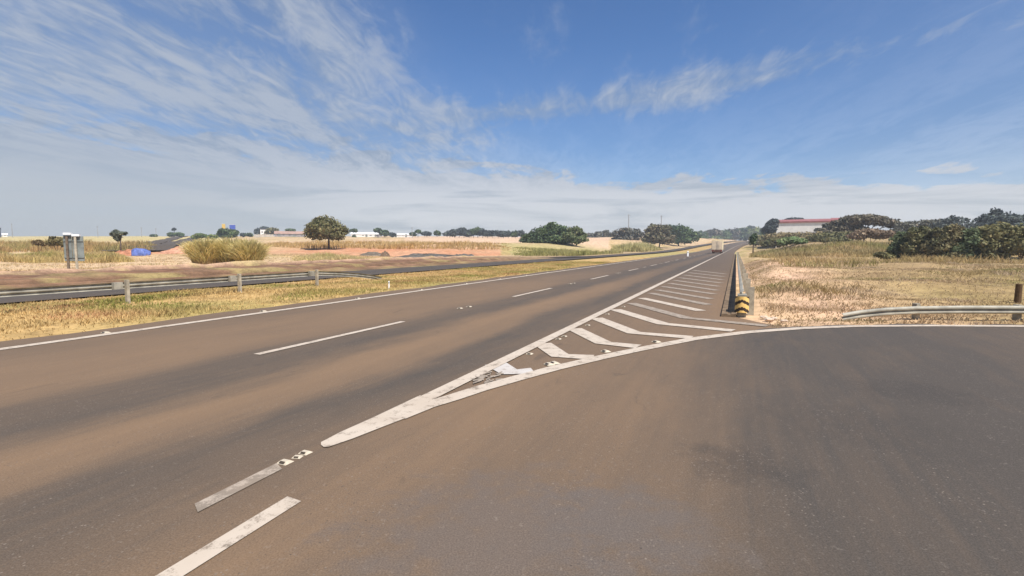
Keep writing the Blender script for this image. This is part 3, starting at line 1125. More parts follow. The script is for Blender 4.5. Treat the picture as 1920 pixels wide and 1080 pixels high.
# ------------------------------------------------------------------ buildings
def hall(label, px0, px1, py_eave, py_ridge, Y, depth, roofm, wallm, base_drop=3.0, doors=2, nwin=4, name='warehouse', cat='building', fascia=0.0, overhang=0.4):
    xa, _ = at(px0, Y)
    xb, _ = at(px1, Y)
    W = xb - xa
    xc = (xa + xb) / 2
    zb = min(tz(xc, Y), tz(xa, Y), tz(xb, Y))
    fa = math.atan2(xc, Y)
    W *= math.cos(fa)
    root = empty(name, (xc, Y, zb), -fa)
    tag(root, label, cat)
    ze = zat(py_eave, Y) - zb
    zr = zat(py_ridge, Y) - zb
    mb = MB()
    h = W / 2
    v = [(-h, 0, -base_drop), (h, 0, -base_drop), (h, depth, -base_drop), (-h, depth, -base_drop), (-h, 0, ze), (h, 0, ze), (h, depth, ze), (-h, depth, ze), (-h, depth / 2, zr - 0.15), (h, depth / 2, zr - 0.15)]
    mb.add(v, [(0, 3, 2, 1), (0, 1, 5, 4), (1, 2, 6, 9, 5), (2, 3, 7, 6), (3, 0, 4, 8, 7)])
    mb.build('wall', wallm, root)
    mb = MB()
    o_ = overhang
    zf = 0.18 + fascia
    sl = (zr - ze) / (depth / 2)
    for sgn in (0, 1):
        y0_, y1_ = (-o_, depth / 2) if sgn == 0 else (depth + o_, depth / 2)
        z0_, z1_ = ze - sl * o_, zr
        v = [(-h - o_, y0_, z0_ + 0.02), (h + o_, y0_, z0_ + 0.02), (h + o_, y1_, z1_), (-h - o_, y1_, z1_)]
        v += [(a, b, c + zf) for a, b, c in v]
        mb.add(v, [(0, 3, 2, 1), (4, 5, 6, 7), (0, 1, 5, 4), (1, 2, 6, 5), (2, 3, 7, 6), (3, 0, 4, 7)])
    mb.build('roof', roofm, root)
    for i in range(nwin):
        xw = -h + W * (i + 0.5) / nwin
        mb = MB()
        mb.box((xw, -0.03, ze * 0.62), (W / nwin * 0.28, 0.08, ze * 0.16))
        mb.build('window', M['glass'], root)
    for i in range(doors):
        xw = -h + W * (i + 0.3) / max(doors, 1)
        mb = MB()
        mb.box((xw, -0.04, 1.2), (W * 0.06 + 0.5, 0.10, 2.6))
        mb.build('door', M['greysign'], root)
    return root


hall('long white warehouse with a dull red roof behind the bushes on the right', 1453, 1553, 417.5, 412, 240, 22, M['red'], M['white'], doors=0, nwin=0, fascia=0.55)
hall('short white shed with a red roof beside the long red roofed warehouse', 1556, 1590, 414, 409.5, 262, 14, M['red'], M['white'], doors=0, nwin=0, fascia=0.5)
hall('tall narrow white house with dark roof between two round trees', 489, 503.5, 429.5, 427.6, 430, 7, M['dark'], M['white'], doors=1, nwin=2, name='house', cat='house')
hall('long low grey shed with a brown tiled roof left of the lone tree', 516, 572, 438.5, 433.5, 420, 16, M['pinkroof'], M['greywall'], doors=2, nwin=5, name='shed', cat='shed')
hall('bright white warehouse close to the right of the lone round tree', 659, 703, 439.5, 435.5, 430, 20, M['white'], M['white'], doors=2, nwin=3)
hall('small white shed between two dark bushes right of the white warehouse', 699, 716, 439.5, 436.5, 455, 10, M['white'], M['greywall'], doors=1, nwin=1, name='shed', cat='shed')
hall('white building with a bluish entrance, right end of the row of buildings', 737, 775, 441, 437.8, 415, 14, M['white'], M['white'], doors=2, nwin=3)
hall('small white tank house on the skyline at the far left', 6, 15.5, 440, 437.8, 440, 6, M['white'], M['white'], doors=0, nwin=1, name='house', cat='house')
# low white boundary wall in front of the white house
Y = 405
xa, xb = at(478, Y)[0], at(513, Y)[0]
zb = tz((xa + xb) / 2, Y)
mb = MB()
mb.box(((xa + xb) / 2, Y, zb + 0.9), (xb - xa, 0.25, 2.6))
for i in range(6):
    mb.box((xa + (xb - xa) * i / 5, Y, zb + 1.0), (0.4, 0.4, 2.9))
tag(mb.build('boundary_wall', plain('pale_wall', (0.50, 0.45, 0.38), 0.9, 0.15, 0.4)), 'low pale boundary wall standing in front of the tall white house', 'wall')
# dark tower at the very left of the skyline
x, y = at(0.5, 400)
root = empty('water_tower', (x, y, tz(x, y)))
tag(root, 'dark upright tower on the skyline cut by the left edge', 'tower')
zt = zat(427, 400) - root.location.z
mb = MB()
mb.tube((0, 0, -1), (0, 0, zt * 0.8), 1.0, 0.95, 14)
mb.build('shaft', plain('dark_blue_steel', (0.05, 0.06, 0.08), 0.6, 0.15, 0.5), root)
mb = MB()
mb.tube((0, 0, zt * 0.8), (0, 0, zt), 1.25, 1.2, 14)
mb.build('tank', plain('dark_tank_steel', (0.045, 0.055, 0.075), 0.6, 0.15, 0.5), root)
# petrol-station totems behind the round bush
for px, p0, p1, mat, lab in ((421, 429, 420, 'totemyellow', 'yellow totem sign rising behind the round bush'), (437.5, 430, 421.5, 'blue', 'blue totem sign panel rising behind the round bush')):
    Y = 400
    x, y = at(px, Y)
    root = empty('totem_sign', (x, y, tz(x, y)))
    tag(root, lab, 'sign')
    za, zb = zat(p0, Y) - root.location.z, zat(p1, Y) - root.location.z
    mb = MB()
    for sx in (-1.0, 1.0):
        mb.box((sx, 0.2, za / 2 - 0.5), (0.3, 0.3, za + 1))
    mb.build('post', M['polegrey'], root)
    mb = MB()
    mb.box((0, 0, (za + zb) / 2), (4.3 if mat == 'blue' else 2.4, 0.5, zb - za))
    pn = mb.build('sign_panel', M[mat], root)
    mb = MB()
    mb.box((0, 0, zb + 0.1), (4.5 if mat == 'blue' else 2.6, 0.6, 0.2))
    mb.build('panel_cap', M['white_metal'], pn)


# utility poles
def upole(px, py_top, Y, arm, label, r_=0.22, kind='utility_pole'):
    x, y = at(px, Y)
    zb = tz(x, y)
    root = empty(kind, (x, y, zb), random.uniform(-0.5, 0.5))
    tag(root, label, 'pole', 'thin poles along the skyline')
    zt = zat(py_top, Y) - zb
    mb = MB()
    mb.tube((0, 0, -0.5), (0, 0, zt), r_, r_ * 0.65, 10)
    mb.build('pole', M['polegrey'], root)
    if arm:
        mb = MB()
        mb.box((0, 0, zt - 0.6), (arm, 0.14, 0.16))
        for k in (-0.45, 0.45):
            mb.tube((arm * k, 0, zt - 0.55), (arm * k, 0, zt - 0.2), 0.07, 0.05, 6)
        mb.build('crossarm', M['polegrey'], root)


upole(25, 419, 380, 2.2, 'grey utility pole on the skyline just right of the dark tower', 0.3)
upole(185, 424, 380, 2.0, 'thin grey pole on the skyline between the road sign and the leaning shrub')
upole(267, 426, 390, 2.0, 'thin grey pole on the skyline right of the leaning shrub')
upole(294, 428, 420, 2.0, 'thin grey pole on the skyline by the low hilltop bush')
upole(773, 426, 390, 2.0, 'thin grey pole at the right end of the white buildings')
upole(1178, 402, 330, 2.4, 'tall pale pole above the low rounded grey tree', 0.34)
upole(1239, 404, 340, 1.6, 'tall dark pole above the large roadside trees', 0.34)


# ------------------------------------------------------------------ trees and bushes
def leaf_cloud(lobes, n, size, cols, core=0.55, seed=0, flat=0.3):
    """lobes: (cx, cy, cz, rx, ry, rz); leaf sprays spread through their volume, thicker towards the outside"""
    g_ = np.random.default_rng(seed)
    out_ = []
    for l in lobes:
        out_.append(l)
        for q in range(5):
            v_ = g_.normal(size=3)
            v_ /= np.linalg.norm(v_)
            v_[2] = abs(v_[2]) * 0.9 - 0.25
            f_ = 0.26 + 0.26 * g_.random()
            out_.append((l[0] + v_[0] * l[3] * 0.85, l[1] + v_[1] * l[4] * 0.85, l[2] + v_[2] * l[5] * 0.85, l[3] * f_, l[4] * f_, l[5] * (f_ + 0.1)))
    lobes = out_
    wts = np.array([l[3] * l[4] + l[3] * l[5] + l[4] * l[5] for l in lobes])
    idx = g_.choice(len(lobes), n, p=wts / wts.sum())
    L = np.array(lobes)[idx]
    d = g_.normal(size=(n, 3))
    d /= np.linalg.norm(d, axis=1)[:, None]
    rr = core + (1.06 - core) * g_.random(n) ** 0.6
    lump = 0.80 + 0.34 * vnoise(d[:, 0] * 2.3 + idx * 3.1, d[:, 2] * 2.3 + d[:, 1] * 1.7 + idx)
    P = L[:, :3] + d * L[:, 3:6] * (rr * lump)[:, None]
    # spray orientation: mostly facing outwards and up
    nn = d + np.array([0, 0, 0.35]) + g_.normal(size=(n, 3)) * 0.75
    nn /= np.linalg.norm(nn, axis=1)[:, None]
    a = np.cross(nn, g_.normal(size=(n, 3)))
    a /= np.linalg.norm(a, axis=1)[:, None]
    b = np.cross(nn, a)
    sz = size * (0.55 + 0.9 * g_.random(n))[:, None]
    k = 0.45 + 0.4 * g_.random(n)[:, None]
    V = np.stack([P - a * sz, P - b * sz * k, P + a * sz, P + b * sz * k], 1).reshape(-1, 3)
    F = np.arange(4 * n).reshape(n, 4)
    c0, c1, c2 = (np.array(c) for c in cols)
    hue = vnoise(P[:, 0] / (size * 6) + seed, P[:, 2] / (size * 6) + P[:, 1] / (size * 7))
    C = c0 + (c1 - c0) * np.clip(hue * 1.3 - 0.15, 0, 1)[:, None]
    m = g_.random(n) < 0.10
    C[m] = c2
    C *= (0.75 + 0.5 * g_.random(n))[:, None]
    return V, F, np.repeat(C, 4, 0)


OLIVE = ((0.055, 0.058, 0.024), (0.115, 0.106, 0.046), (0.16, 0.135, 0.065))
DEEP = ((0.028, 0.046, 0.020), (0.060, 0.088, 0.036), (0.10, 0.12, 0.05))
GREY = ((0.05, 0.052, 0.042), (0.085, 0.082, 0.060), (0.12, 0.10, 0.075))
BLUE = ((0.028, 0.036, 0.038), (0.05, 0.062, 0.058), (0.07, 0.085, 0.07))
TAN = ((0.10, 0.085, 0.045), (0.17, 0.135, 0.07), (0.21, 0.165, 0.095))
BRIGHT = ((0.06, 0.085, 0.028), (0.12, 0.14, 0.05), (0.18, 0.17, 0.07))
_tn = [0]


def plant(name, cat, label, Y, base_px, lobes_px, cols, n=1600, size=None, trunk=True, group=None, depthk=0.9, sink=0.15, trunk_r=None, core=0.5):
    """lobes_px: crown lobes as (px, py, rx, ry[, dy]) seen from the camera, given their real size at distance Y"""
    _tn[0] += 1
    seed = 100 + _tn[0]
    x, y = at(base_px, Y)
    zb = gz(x, y) - sink
    root = empty(name, (x, y, zb))
    tag(root, label, cat, group)
    k = Y / 960
    lobes = []
    for l in lobes_px:
        px, py, rx, ry = l[:4]
        dyy = (l[4] if len(l) > 4 else 0.0) * k
        lx, _ = at(px, Y)
        lobes.append((lx - x, dyy, zat(py, Y) - zb, rx * k, max(rx, ry) * k * depthk, ry * k))
    if size is None:
        size = 2.6 * k
    V, F, C = leaf_cloud(lobes, n, size, cols, core, seed)
    V[:, 2] = np.maximum(V[:, 2], 0.02)
    fast_mesh('crown' if trunk else 'foliage', V, F, M['leaf'], root, attr={'col': C})
    mb = MB()
    zc = np.mean([l[2] for l in lobes])
    htot = max(l[2] + l[5] for l in lobes)
    tr = trunk_r or max(0.05, htot * 0.028)
    if trunk:
        fork = max(0.25 * zc, min(l[2] - l[5] * 0.8 for l in lobes))
        mb.tube((0, 0, -0.3), (0.05 * htot * 0.3, 0, fork), tr * 1.25, tr * 0.8, 9)
        st_ = Vector((0.05 * htot * 0.3, 0, fork * 0.97))
    else:
        st_ = Vector((0, 0, 0.0))
    for l in lobes:
        e = Vector((l[0], l[1], l[2]))
        mid = st_.lerp(e, 0.55) + Vector((0, 0, 0.06 * htot))
        mb.tube(st_, mid, tr * 0.62, tr * 0.42, 6)
        mb.tube(mid, e, tr * 0.42, tr * 0.15, 6)
        for q in range(3):
            a = 2.1 * q + seed
            e2 = e + Vector((math.cos(a) * l[3] * 0.7, math.sin(a) * l[4] * 0.7, l[5] * 0.35))
            mb.tube(mid, e2, tr * 0.25, tr * 0.08, 5)
    mb.build('trunk' if trunk else 'stem', M['bark'], root, smooth=True)
    return root


# the lone round tree in the left field
plant('round_tree', 'tree', 'lone round olive-green tree with a short trunk in the left field', 118, 616,
      [(612, 427, 30, 19), (590, 437, 20, 13), (632, 436, 21, 14), (612, 416, 22, 12), (584, 430, 13, 11), (641, 430, 11, 10), (600, 441, 20, 9), (625, 442, 22, 8), (612, 432, 24, 16, -22), (612, 430, 24, 16, 22)], OLIVE, n=9000, size=0.24, core=0.45, depthk=0.8)
# clump right of centre
plant('spreading_tree', 'tree', 'dark green tree with a pointed top, tallest of the clump right of centre', 185, 1030,
      [(1036, 423, 13, 7), (1022, 436, 28, 12), (1050, 436, 20, 13), (1002, 443, 20, 9), (1030, 449, 44, 8), (1042, 430, 22, 9), (1060, 448, 26, 9), (1010, 452, 30, 5)], DEEP, n=7000, size=0.42)
plant('round_tree', 'tree', 'rounded mid-green tree at the right end of the clump right of centre', 180, 1080,
      [(1079, 435, 14, 11), (1091, 443, 10, 9), (1068, 444, 14, 10), (1080, 449, 20, 8)], ((0.045, 0.062, 0.025), (0.085, 0.10, 0.04), (0.12, 0.12, 0.06)), n=3000, size=0.38)
plant('low_tree', 'tree', 'low dark tree spreading left of the pointed tree', 192, 992, [(995, 446, 16, 8), (984, 450, 9, 6), (1010, 447, 14, 9)], DEEP, n=2000, size=0.40)
# grey rounded tree and the large roadside trees
plant('rounded_tree', 'tree', 'low rounded grey-green tree under the tall pale pole', 300, 1176, [(1176, 436, 24, 9), (1160, 440, 13, 7), (1192, 440, 13, 7), (1176, 447, 27, 7)], GREY, n=2600, size=0.65)
plant('roadside_tree', 'tree', 'brownish olive tree, leftmost of the large roadside trees past the opposite carriageway', 265, 1236,
      [(1234, 436, 24, 15), (1220, 440, 14, 12), (1226, 427, 10, 7), (1245, 428, 12, 7), (1240, 448, 26, 9), (1222, 450, 18, 7)], ((0.06, 0.058, 0.03), (0.11, 0.092, 0.055), (0.15, 0.12, 0.08)), n=5000, size=0.6)
plant('roadside_tree', 'tree', 'darker green tree, widest of the large roadside trees past the opposite carriageway', 310, 1272,
      [(1272, 436, 22, 14), (1286, 438, 16, 11), (1258, 434, 14, 12), (1276, 449, 30, 9), (1300, 443, 14, 8)], DEEP, n=5000, size=0.6)
plant('shrub', 'shrub', 'small dark shrub at the foot of the widest roadside tree', 300, 1262, [(1268, 452, 6, 4)], DEEP, n=350, size=0.3, trunk=False)
for i, (px, py, rx, ry, Y, pal) in enumerate([(1312, 441, 14, 8, 600, DEEP), (1336, 438, 15, 9, 630, GREY), (1356, 439, 13, 9, 650, DEEP), (1376, 438, 16, 10, 660, GREY), (1398, 436, 14, 10, 655, DEEP), (1388, 433, 7, 5, 690, DEEP), (1421, 437, 17, 11, 640, BRIGHT), (1408, 430, 8, 6, 680, BLUE), (1442, 437, 15, 11, 300, DEEP), (1432, 447, 24, 7, 260, OLIVE), (1318, 449, 14, 6, 520, DEEP), (1346, 447, 12, 5, 600, BRIGHT)]):
    words = ['low dark tree', 'grey leafy tree', 'bushy dark tree', 'broad grey tree', 'leafy dark tree', 'small round treetop', 'bright green tree', 'small bluish treetop', 'full dark tree', 'wide olive bush', 'low dark bush', 'low bright bush'][i]
    where = ['at the left end of the tree row behind the truck', 'above the truck in the far tree row', 'just right of the truck in the far tree row', 'straight behind where the highway disappears', 'right of where the highway disappears', 'peeping over the trees where the highway ends', 'leaning over the right side of the distant highway', 'rising highest behind the right side of the distant highway', 'below the left end of the red roofed warehouse', 'in front of the trees left of the red roofed warehouse', 'standing lowest beside the far opposite carriageway', 'beside the far carriageway left of the truck'][i]
    plant('tree' if 'tree' in words else 'bush', 'tree' if 'tree' in words else 'bush', words + ' ' + where, Y, px, [(px, py, rx, ry), (px - rx * 0.5, py + 2, rx * 0.6, ry * 0.75), (px + rx * 0.55, py + 1, rx * 0.55, ry * 0.8), (px, py + 8, rx * 1.2, 6.5)], pal, n=1500, size=2.3 * Y / 960, trunk='tree' in words, group='trees where the highway disappears')
plant('slender_tree', 'tree', 'narrow dark tree standing at the right edge of the distant highway', 120, 1412, [(1411, 450, 4.5, 9), (1413, 444, 5, 6)], DEEP, n=700, size=0.28)

# around the red-roofed warehouse
plant('tree', 'tree', 'dark rounded tree at the left gable of the red roofed warehouse', 232, 1452, [(1447, 422, 10, 11), (1441, 430, 12, 9), (1452, 416, 7, 5)], BLUE, n=2200, size=0.5)
plant('tree', 'tree', 'dark treetop rising behind the red roof of the warehouse', 280, 1486, [(1486, 413, 16, 5.5), (1478, 416, 12, 6), (1494, 416, 13, 6)], BLUE, n=1800, size=0.6)
plant('tree', 'tree', 'small grey tree in front of the gap between both red roofed buildings', 185, 1550, [(1549, 424, 8, 6), (1556, 430, 14, 7), (1540, 432, 12, 5)], GREY, n=1800, size=0.42)
plant('umbrella_tree', 'tree', 'broad flat-topped tree with a wide umbrella crown right of the warehouse', 150, 1618,
      [(1622, 411, 44, 8), (1598, 417, 34, 7), (1648, 416, 34, 7), (1576, 428, 24, 9), (1560, 438, 18, 8), (1672, 421, 20, 6), (1604, 432, 26, 9)], ((0.055, 0.052, 0.036), (0.095, 0.082, 0.055), (0.14, 0.11, 0.08)), n=6500, size=0.40, depthk=0.6)
plant('bush', 'bush', 'brown dry bush below the umbrella-crowned tree', 120, 1632, [(1630, 437, 24, 8), (1654, 440, 22, 8), (1608, 442, 18, 7)], ((0.09, 0.066, 0.042), (0.15, 0.105, 0.07), (0.20, 0.15, 0.10)), n=2600, size=0.3, trunk=False)
plant('bush', 'bush', 'low tan bush in front of the long red roofed warehouse', 170, 1505, [(1500, 441, 36, 6), (1532, 440, 24, 6), (1470, 443, 26, 8), (1450, 446, 18, 8), (1446, 453, 18, 6), (1510, 446, 50, 6)], TAN, n=4200, size=0.36, trunk=False)
plant('bush', 'bush', 'olive bush hiding the lower left corner of the long warehouse', 160, 1448, [(1450, 454, 16, 8), (1438, 457, 12, 6), (1460, 458, 14, 5)], OLIVE, n=1800, size=0.34, trunk=False)
plant('bush', 'bush', 'low bright green bush in the field left of the grassy mound', 95, 1482, [(1484, 451, 18, 7), (1470, 453, 12, 6), (1500, 452, 12, 5)], ((0.07, 0.11, 0.045), (0.14, 0.17, 0.08), (0.18, 0.18, 0.09)), n=2000, size=0.24, trunk=False)
plant('bush', 'bush', 'dark low bush behind the grassy mound under the grey tree', 140, 1560, [(1560, 442, 26, 8), (1532, 445, 20, 6), (1590, 441, 18, 8), (1560, 449, 44, 6)], OLIVE, n=2400, size=0.33, trunk=False)

# the big bush row on the right
bushes = [
    (1690, 66, [(1690, 456, 20, 20), (1680, 470, 16, 16), (1704, 462, 18, 20), (1694, 478, 22, 11)], ((0.04, 0.058, 0.028), (0.08, 0.10, 0.048), (0.13, 0.135, 0.07)), 'dark green bush at the left end of the big roadside thicket'),
    (1728, 64, [(1728, 446, 26, 20), (1718, 466, 22, 18), (1744, 464, 22, 20), (1730, 481, 26, 9)], OLIVE, 'olive bush with a tan top, second from left in the big thicket'),
    (1778, 62, [(1778, 440, 30, 19), (1764, 460, 24, 20), (1796, 462, 24, 20), (1780, 480, 30, 10)], ((0.055, 0.058, 0.026), (0.115, 0.098, 0.05), (0.16, 0.13, 0.07)), 'brownish bush in the middle of the big roadside thicket'),
    (1822, 61, [(1824, 448, 26, 22), (1812, 466, 22, 16), (1842, 462, 22, 20), (1824, 480, 28, 9)], ((0.04, 0.058, 0.028), (0.08, 0.10, 0.048), (0.13, 0.135, 0.07)), 'deep green bush right of the middle of the big thicket'),
    (1868, 60, [(1868, 436, 32, 18), (1854, 456, 26, 20), (1886, 460, 24, 20), (1866, 478, 26, 9)], OLIVE, 'tallest olive bush of the big thicket below the pointed dark tree'),
    (1915, 59, [(1914, 440, 26, 20), (1930, 458, 26, 20), (1900, 458, 20, 18), (1950, 444, 26, 20)], OLIVE, 'olive bush at the right end of the big thicket with bare ground beneath')]
for px, Y, lb, pal, lab in bushes:
    plant('thicket_bush', 'bush', lab, Y, px, lb, pal, n=6500, size=0.17, trunk=False, group='bushes of the big thicket on the right', depthk=0.75, core=0.35)
plant('bush', 'bush', 'small low green bush in front of the left end of the thicket', 58, 1655, [(1655, 478, 12, 6), (1668, 481, 10, 5)], OLIVE, n=700, size=0.13, trunk=False)
plant('tree', 'tree', 'dark bluish tree with a pointed top, highest on the right skyline', 140, 1864,
      [(1862, 397, 9, 8), (1868, 404, 22, 7), (1850, 409, 16, 6), (1890, 409, 24, 6), (1870, 412, 40, 7), (1870, 424, 48, 12)], BLUE, n=4200, size=0.34)
plant('tree', 'tree', 'small dark treetop standing out left of the pointed dark tree', 140, 1786, [(1784, 408, 7, 5), (1796, 412, 16, 5), (1776, 413, 12, 5), (1790, 424, 40, 11)], BLUE, n=1400, size=0.32)
plant('tree', 'tree', 'grey-brown tree on the skyline behind the left half of the thicket', 145, 1730, [(1730, 419, 30, 7), (1700, 423, 24, 7), (1760, 418, 26, 7), (1720, 434, 48, 11), (1690, 438, 30, 11)], GREY, n=2600, size=0.36)
plant('tree', 'tree', 'dark tree at the right edge behind the thicket', 145, 1925, [(1922, 410, 24, 9), (1950, 404, 24, 10), (1930, 424, 40, 12)], BLUE, n=1800, size=0.36)

# left and centre background
plant('shrub', 'shrub', 'leaning shrub with two tufted heads beside the hill road', 95, 226, [(219, 438, 9, 7), (232, 438, 7, 3.5), (222, 446, 6, 6)], ((0.055, 0.065, 0.05), (0.10, 0.10, 0.06), (0.12, 0.11, 0.06)), n=1000, size=0.20)
plant('bush', 'bush', 'dark olive bush just left of the grey road sign', 88, 108, [(108, 452, 14, 8), (98, 455, 9, 6), (120, 455, 10, 7)], ((0.06, 0.05, 0.018), (0.11, 0.088, 0.035), (0.15, 0.12, 0.05)), n=1500, size=0.22, trunk=False)
plant('bush', 'bush', 'small brown bush left of the dark olive bush', 90, 73, [(72, 455, 8, 5), (82, 457, 6, 4)], ((0.075, 0.05, 0.02), (0.12, 0.085, 0.035), (0.16, 0.11, 0.05)), n=600, size=0.2, trunk=False)
plant('tree', 'tree', 'small low tree on the hilltop left of the road crest', 400, 290, [(290, 442, 6, 2.6)], DEEP, n=350, size=0.7)
plant('tree', 'tree', 'spreading dark tree beside the crest of the hill road', 400, 326, [(322, 440, 6, 4), (334, 439, 8, 3), (341, 441, 5, 3.5)], DEEP, n=900, size=0.8)
plant('slim_tree', 'tree', 'tall thin tree with a small round head by the hill road crest', 400, 328, [(328, 430, 4, 2.4)], BLUE, n=260, size=0.6)
plant('bush', 'bush', 'green bush right of the hill road crest', 260, 378, [(378, 442, 10, 4), (398, 444, 9, 4), (368, 445, 8, 4)], BRIGHT, n=900, size=0.6, trunk=False)
plant('round_bush', 'bush', 'dark round bush under the blue and yellow totem signs', 300, 428, [(428, 436, 16, 8), (418, 438, 10, 7), (439, 437, 9, 7), (428, 442, 15, 4)], DEEP, n=2600, size=0.6, trunk=False)
plant('round_tree', 'tree', 'dark tree directly behind the tall white house', 445, 486, [(485, 434, 7, 6), (497, 429, 9, 3.5)], BLUE, n=900, size=0.9)
plant('round_tree', 'tree', 'olive tree right beside the tall white house', 432, 513, [(513, 433, 10, 6), (508, 436, 8, 5)], OLIVE, n=1000, size=0.9)
plant('tree', 'tree', 'dark treetop just above the brown tiled roof', 470, 546, [(546, 431.5, 9, 2.6)], DEEP, n=450, size=0.9)
for px, py, rx, ry, lab in ((456, 440, 5, 3, 'small bluish tree right of the dark round bush'), (468, 440, 7, 3, 'low tree left of the tall white house'), (664, 432, 7, 3, 'small treetop above the left end of the bright white warehouse'), (709, 432, 8, 4, 'dark treetop above the small white shed'), (722, 437, 9, 6, 'leafy dark tree between both groups of white buildings'), (736, 440, 6, 4, 'low dark bush left of the building with the bluish entrance'), (664, 445, 3.5, 3, 'tiny dark bush at the corner of the bright white warehouse'), (774, 439, 6, 3, 'small dark bush at the right end of the white buildings'), (784, 434, 5, 3, 'small high treetop right of the pole by the white buildings'), (800, 438, 9, 4, 'low grey tree between the white buildings and the dark treeline'), (820, 437, 7, 4.5, 'round dark tree just left of the long dark treeline')):
    plant('tree', 'tree', lab, 400, px, [(px, py, rx, ry), (px + rx * 0.4, py + 1, rx * 0.6, ry * 0.8)], BLUE if 'bluish' in lab or 'grey' in lab else DEEP, n=520, size=0.8, group='small trees among the far buildings')
row = [(843, 437, 9, 4.5), (852, 436, 9, 6), (861, 434, 8, 6), (870, 434, 7, 7), (880, 437, 9, 5), (888, 434.5, 10, 6), (896, 433, 9, 7), (905, 435, 9, 6), (914, 437, 9, 5), (924, 437, 8, 5), (934, 437, 9, 5), (944, 438, 8, 5), (953, 438, 7, 5), (966, 438, 8, 5), (976, 437, 8, 5)]
rl = ['low tree starting the left end of the long dark treeline', 'second tree from the left end of the long dark treeline', 'bushy tree left of the upright one in the long treeline', 'upright dark tree in the left half of the long treeline', 'low dip tree between the two humps of the long treeline', 'dark tree left of the highest hump in the long treeline', 'highest domed tree in the middle of the long treeline', 'dark tree right of the highest dome in the long treeline', 'lower tree two places right of the highest dome', 'even low tree in the right half of the long treeline', 'middle tree of the right half of the long treeline', 'low tree nearing the right end of the long treeline', 'last low tree before the gap in the long treeline', 'grey tree after the gap at the right of the treeline', 'small tree just left of the pointed clump of trees']
for (px, py, rx, ry), lab in zip(row, rl):
    plant('treeline_tree', 'tree', lab, 380, px, [(px, py, rx, ry), (px - 2, py + 2, rx, ry * 0.8)], BLUE if random.random() < 0.5 else DEEP, n=700, size=0.8, group='long dark treeline at the centre')
for px, py, rx, ry, lab in ((1107, 440, 9, 2.5, 'faint low tree right of the pointed clump'), (1122, 438, 7, 4, 'faint grey tree between clump and rounded grey tree'), (1136, 436, 6, 5, 'faint taller tree left of the rounded grey tree'), (1146, 440, 8, 4, 'faint low tree touching the rounded grey tree')):
    plant('tree', 'tree', lab, 420, px, [(px, py, rx, ry), (px, py + 6, rx * 1.1, 6)], GREY, n=500, size=0.9, group='faint trees left of the rounded grey tree')


# ------------------------------------------------------------------ earth heaps, tarpaulin
def heap(name, cat, label, Y, px, rx_px, ry_px, depth, col, seed, group=None, rough=0.35, mat=None):
    x, y = at(px, Y)
    zb = gz(x, y)
    root_z = zb - 0.05
    k = Y / 960
    rx, rz = rx_px * k, ry_px * k
    N, K = 40, 14
    V, C = [], []
    g_ = np.random.default_rng(seed)
    for i in range(K + 1):
        q = i / K
        for j in range(N):
            a = 2 * math.pi * j / N
            ed = 0.75 + 0.5 * float(vnoise(math.cos(a) * 2 + seed, math.sin(a) * 2))
            lx, ly = math.cos(a) * rx * q * ed, math.sin(a) * depth * q * ed
            h_ = rz * (1 - q * q) * (0.6 + 0.8 * float(vnoise(lx / (rx * 0.22) + seed, ly / (depth * 0.3)))) + rough * rz * (g_.random() - 0.5) * (1 - q)
            xx, yy = x + lx, y + ly
            V.append((lx, ly, tz(xx, yy) - tz(x, y) + max(h_, -0.1) - (0.25 if i == K else 0)))
            C.append(np.array(col) * (0.7 + 0.6 * g_.random()))
    F = []
    for i in range(K):
        for j in range(N):
            F.append((i * N + j, i * N + (j + 1) % N, (i + 1) * N + (j + 1) % N, (i + 1) * N + j))
    o = fast_mesh(name, np.array(V), np.array(F)[:, ::-1], mat or M['ground'], attr={'col': np.array(C)})
    o.location = (x, y, root_z)
    tag(o, label, cat, group)
    return o


RK = (0.085, 0.078, 0.070)
heap('rubble_heap', 'heap', 'long dark heap of broken asphalt left of the side road junction', 84, 800, 62, 9, 4.0, RK, 11, 'dark rubble heaps in the left field')
heap('rubble_heap', 'heap', 'small round brown heap at the left end of the asphalt rubble', 86, 722, 9, 9, 1.0, (0.12, 0.085, 0.06), 12, 'dark rubble heaps in the left field')
heap('rubble_heap', 'heap', 'low dark rubble heap farthest left near the round tree', 92, 697, 24, 6, 2.5, (0.12, 0.10, 0.08), 13, 'dark rubble heaps in the left field')
heap('rubble_heap', 'heap', 'low dark rubble heap at the right end close to the junction', 88, 870, 34, 7, 3.0, RK, 14, 'dark rubble heaps in the left field')
heap('earth_bank', 'earth bank', 'rusty red earth bank below the blue tarpaulin', 76, 246, 32, 9, 3.0, (0.30, 0.135, 0.08), 15)
heap('earth_bank', 'earth bank', 'pinkish red earth mound right of the hill road', 92, 334, 28, 9, 5.0, (0.36, 0.19, 0.125), 16)
# crumpled tarpaulin on the bank
Y = 74
x, y = at(263, Y)
z0 = zat(473, Y)
N = 14
V, F = [], []
for i in range(N):
    for j in range(N):
        u, v = i / (N - 1), j / (N - 1)
        h_ = 0.55 * math.sin(math.pi * min(1, u * 1.1)) ** 0.7 * (1 - v * 0.3) + 0.18 * float(vnoise(u * 6, v * 6 + 2))
        V.append((x + (u - 0.5) * 1.75 + 0.15 * v, y + (v - 0.5) * 1.3, z0 + 0.12 + h_ * 0.62 + 0.10 * float(vnoise(u * 11 + 3, v * 9)) + 0.12 * (0.5 - u)))
for i in range(N - 1):
    for j in range(N - 1):
        a = i * N + j
        F.append((a, a + N, a + N + 1, a + 1))
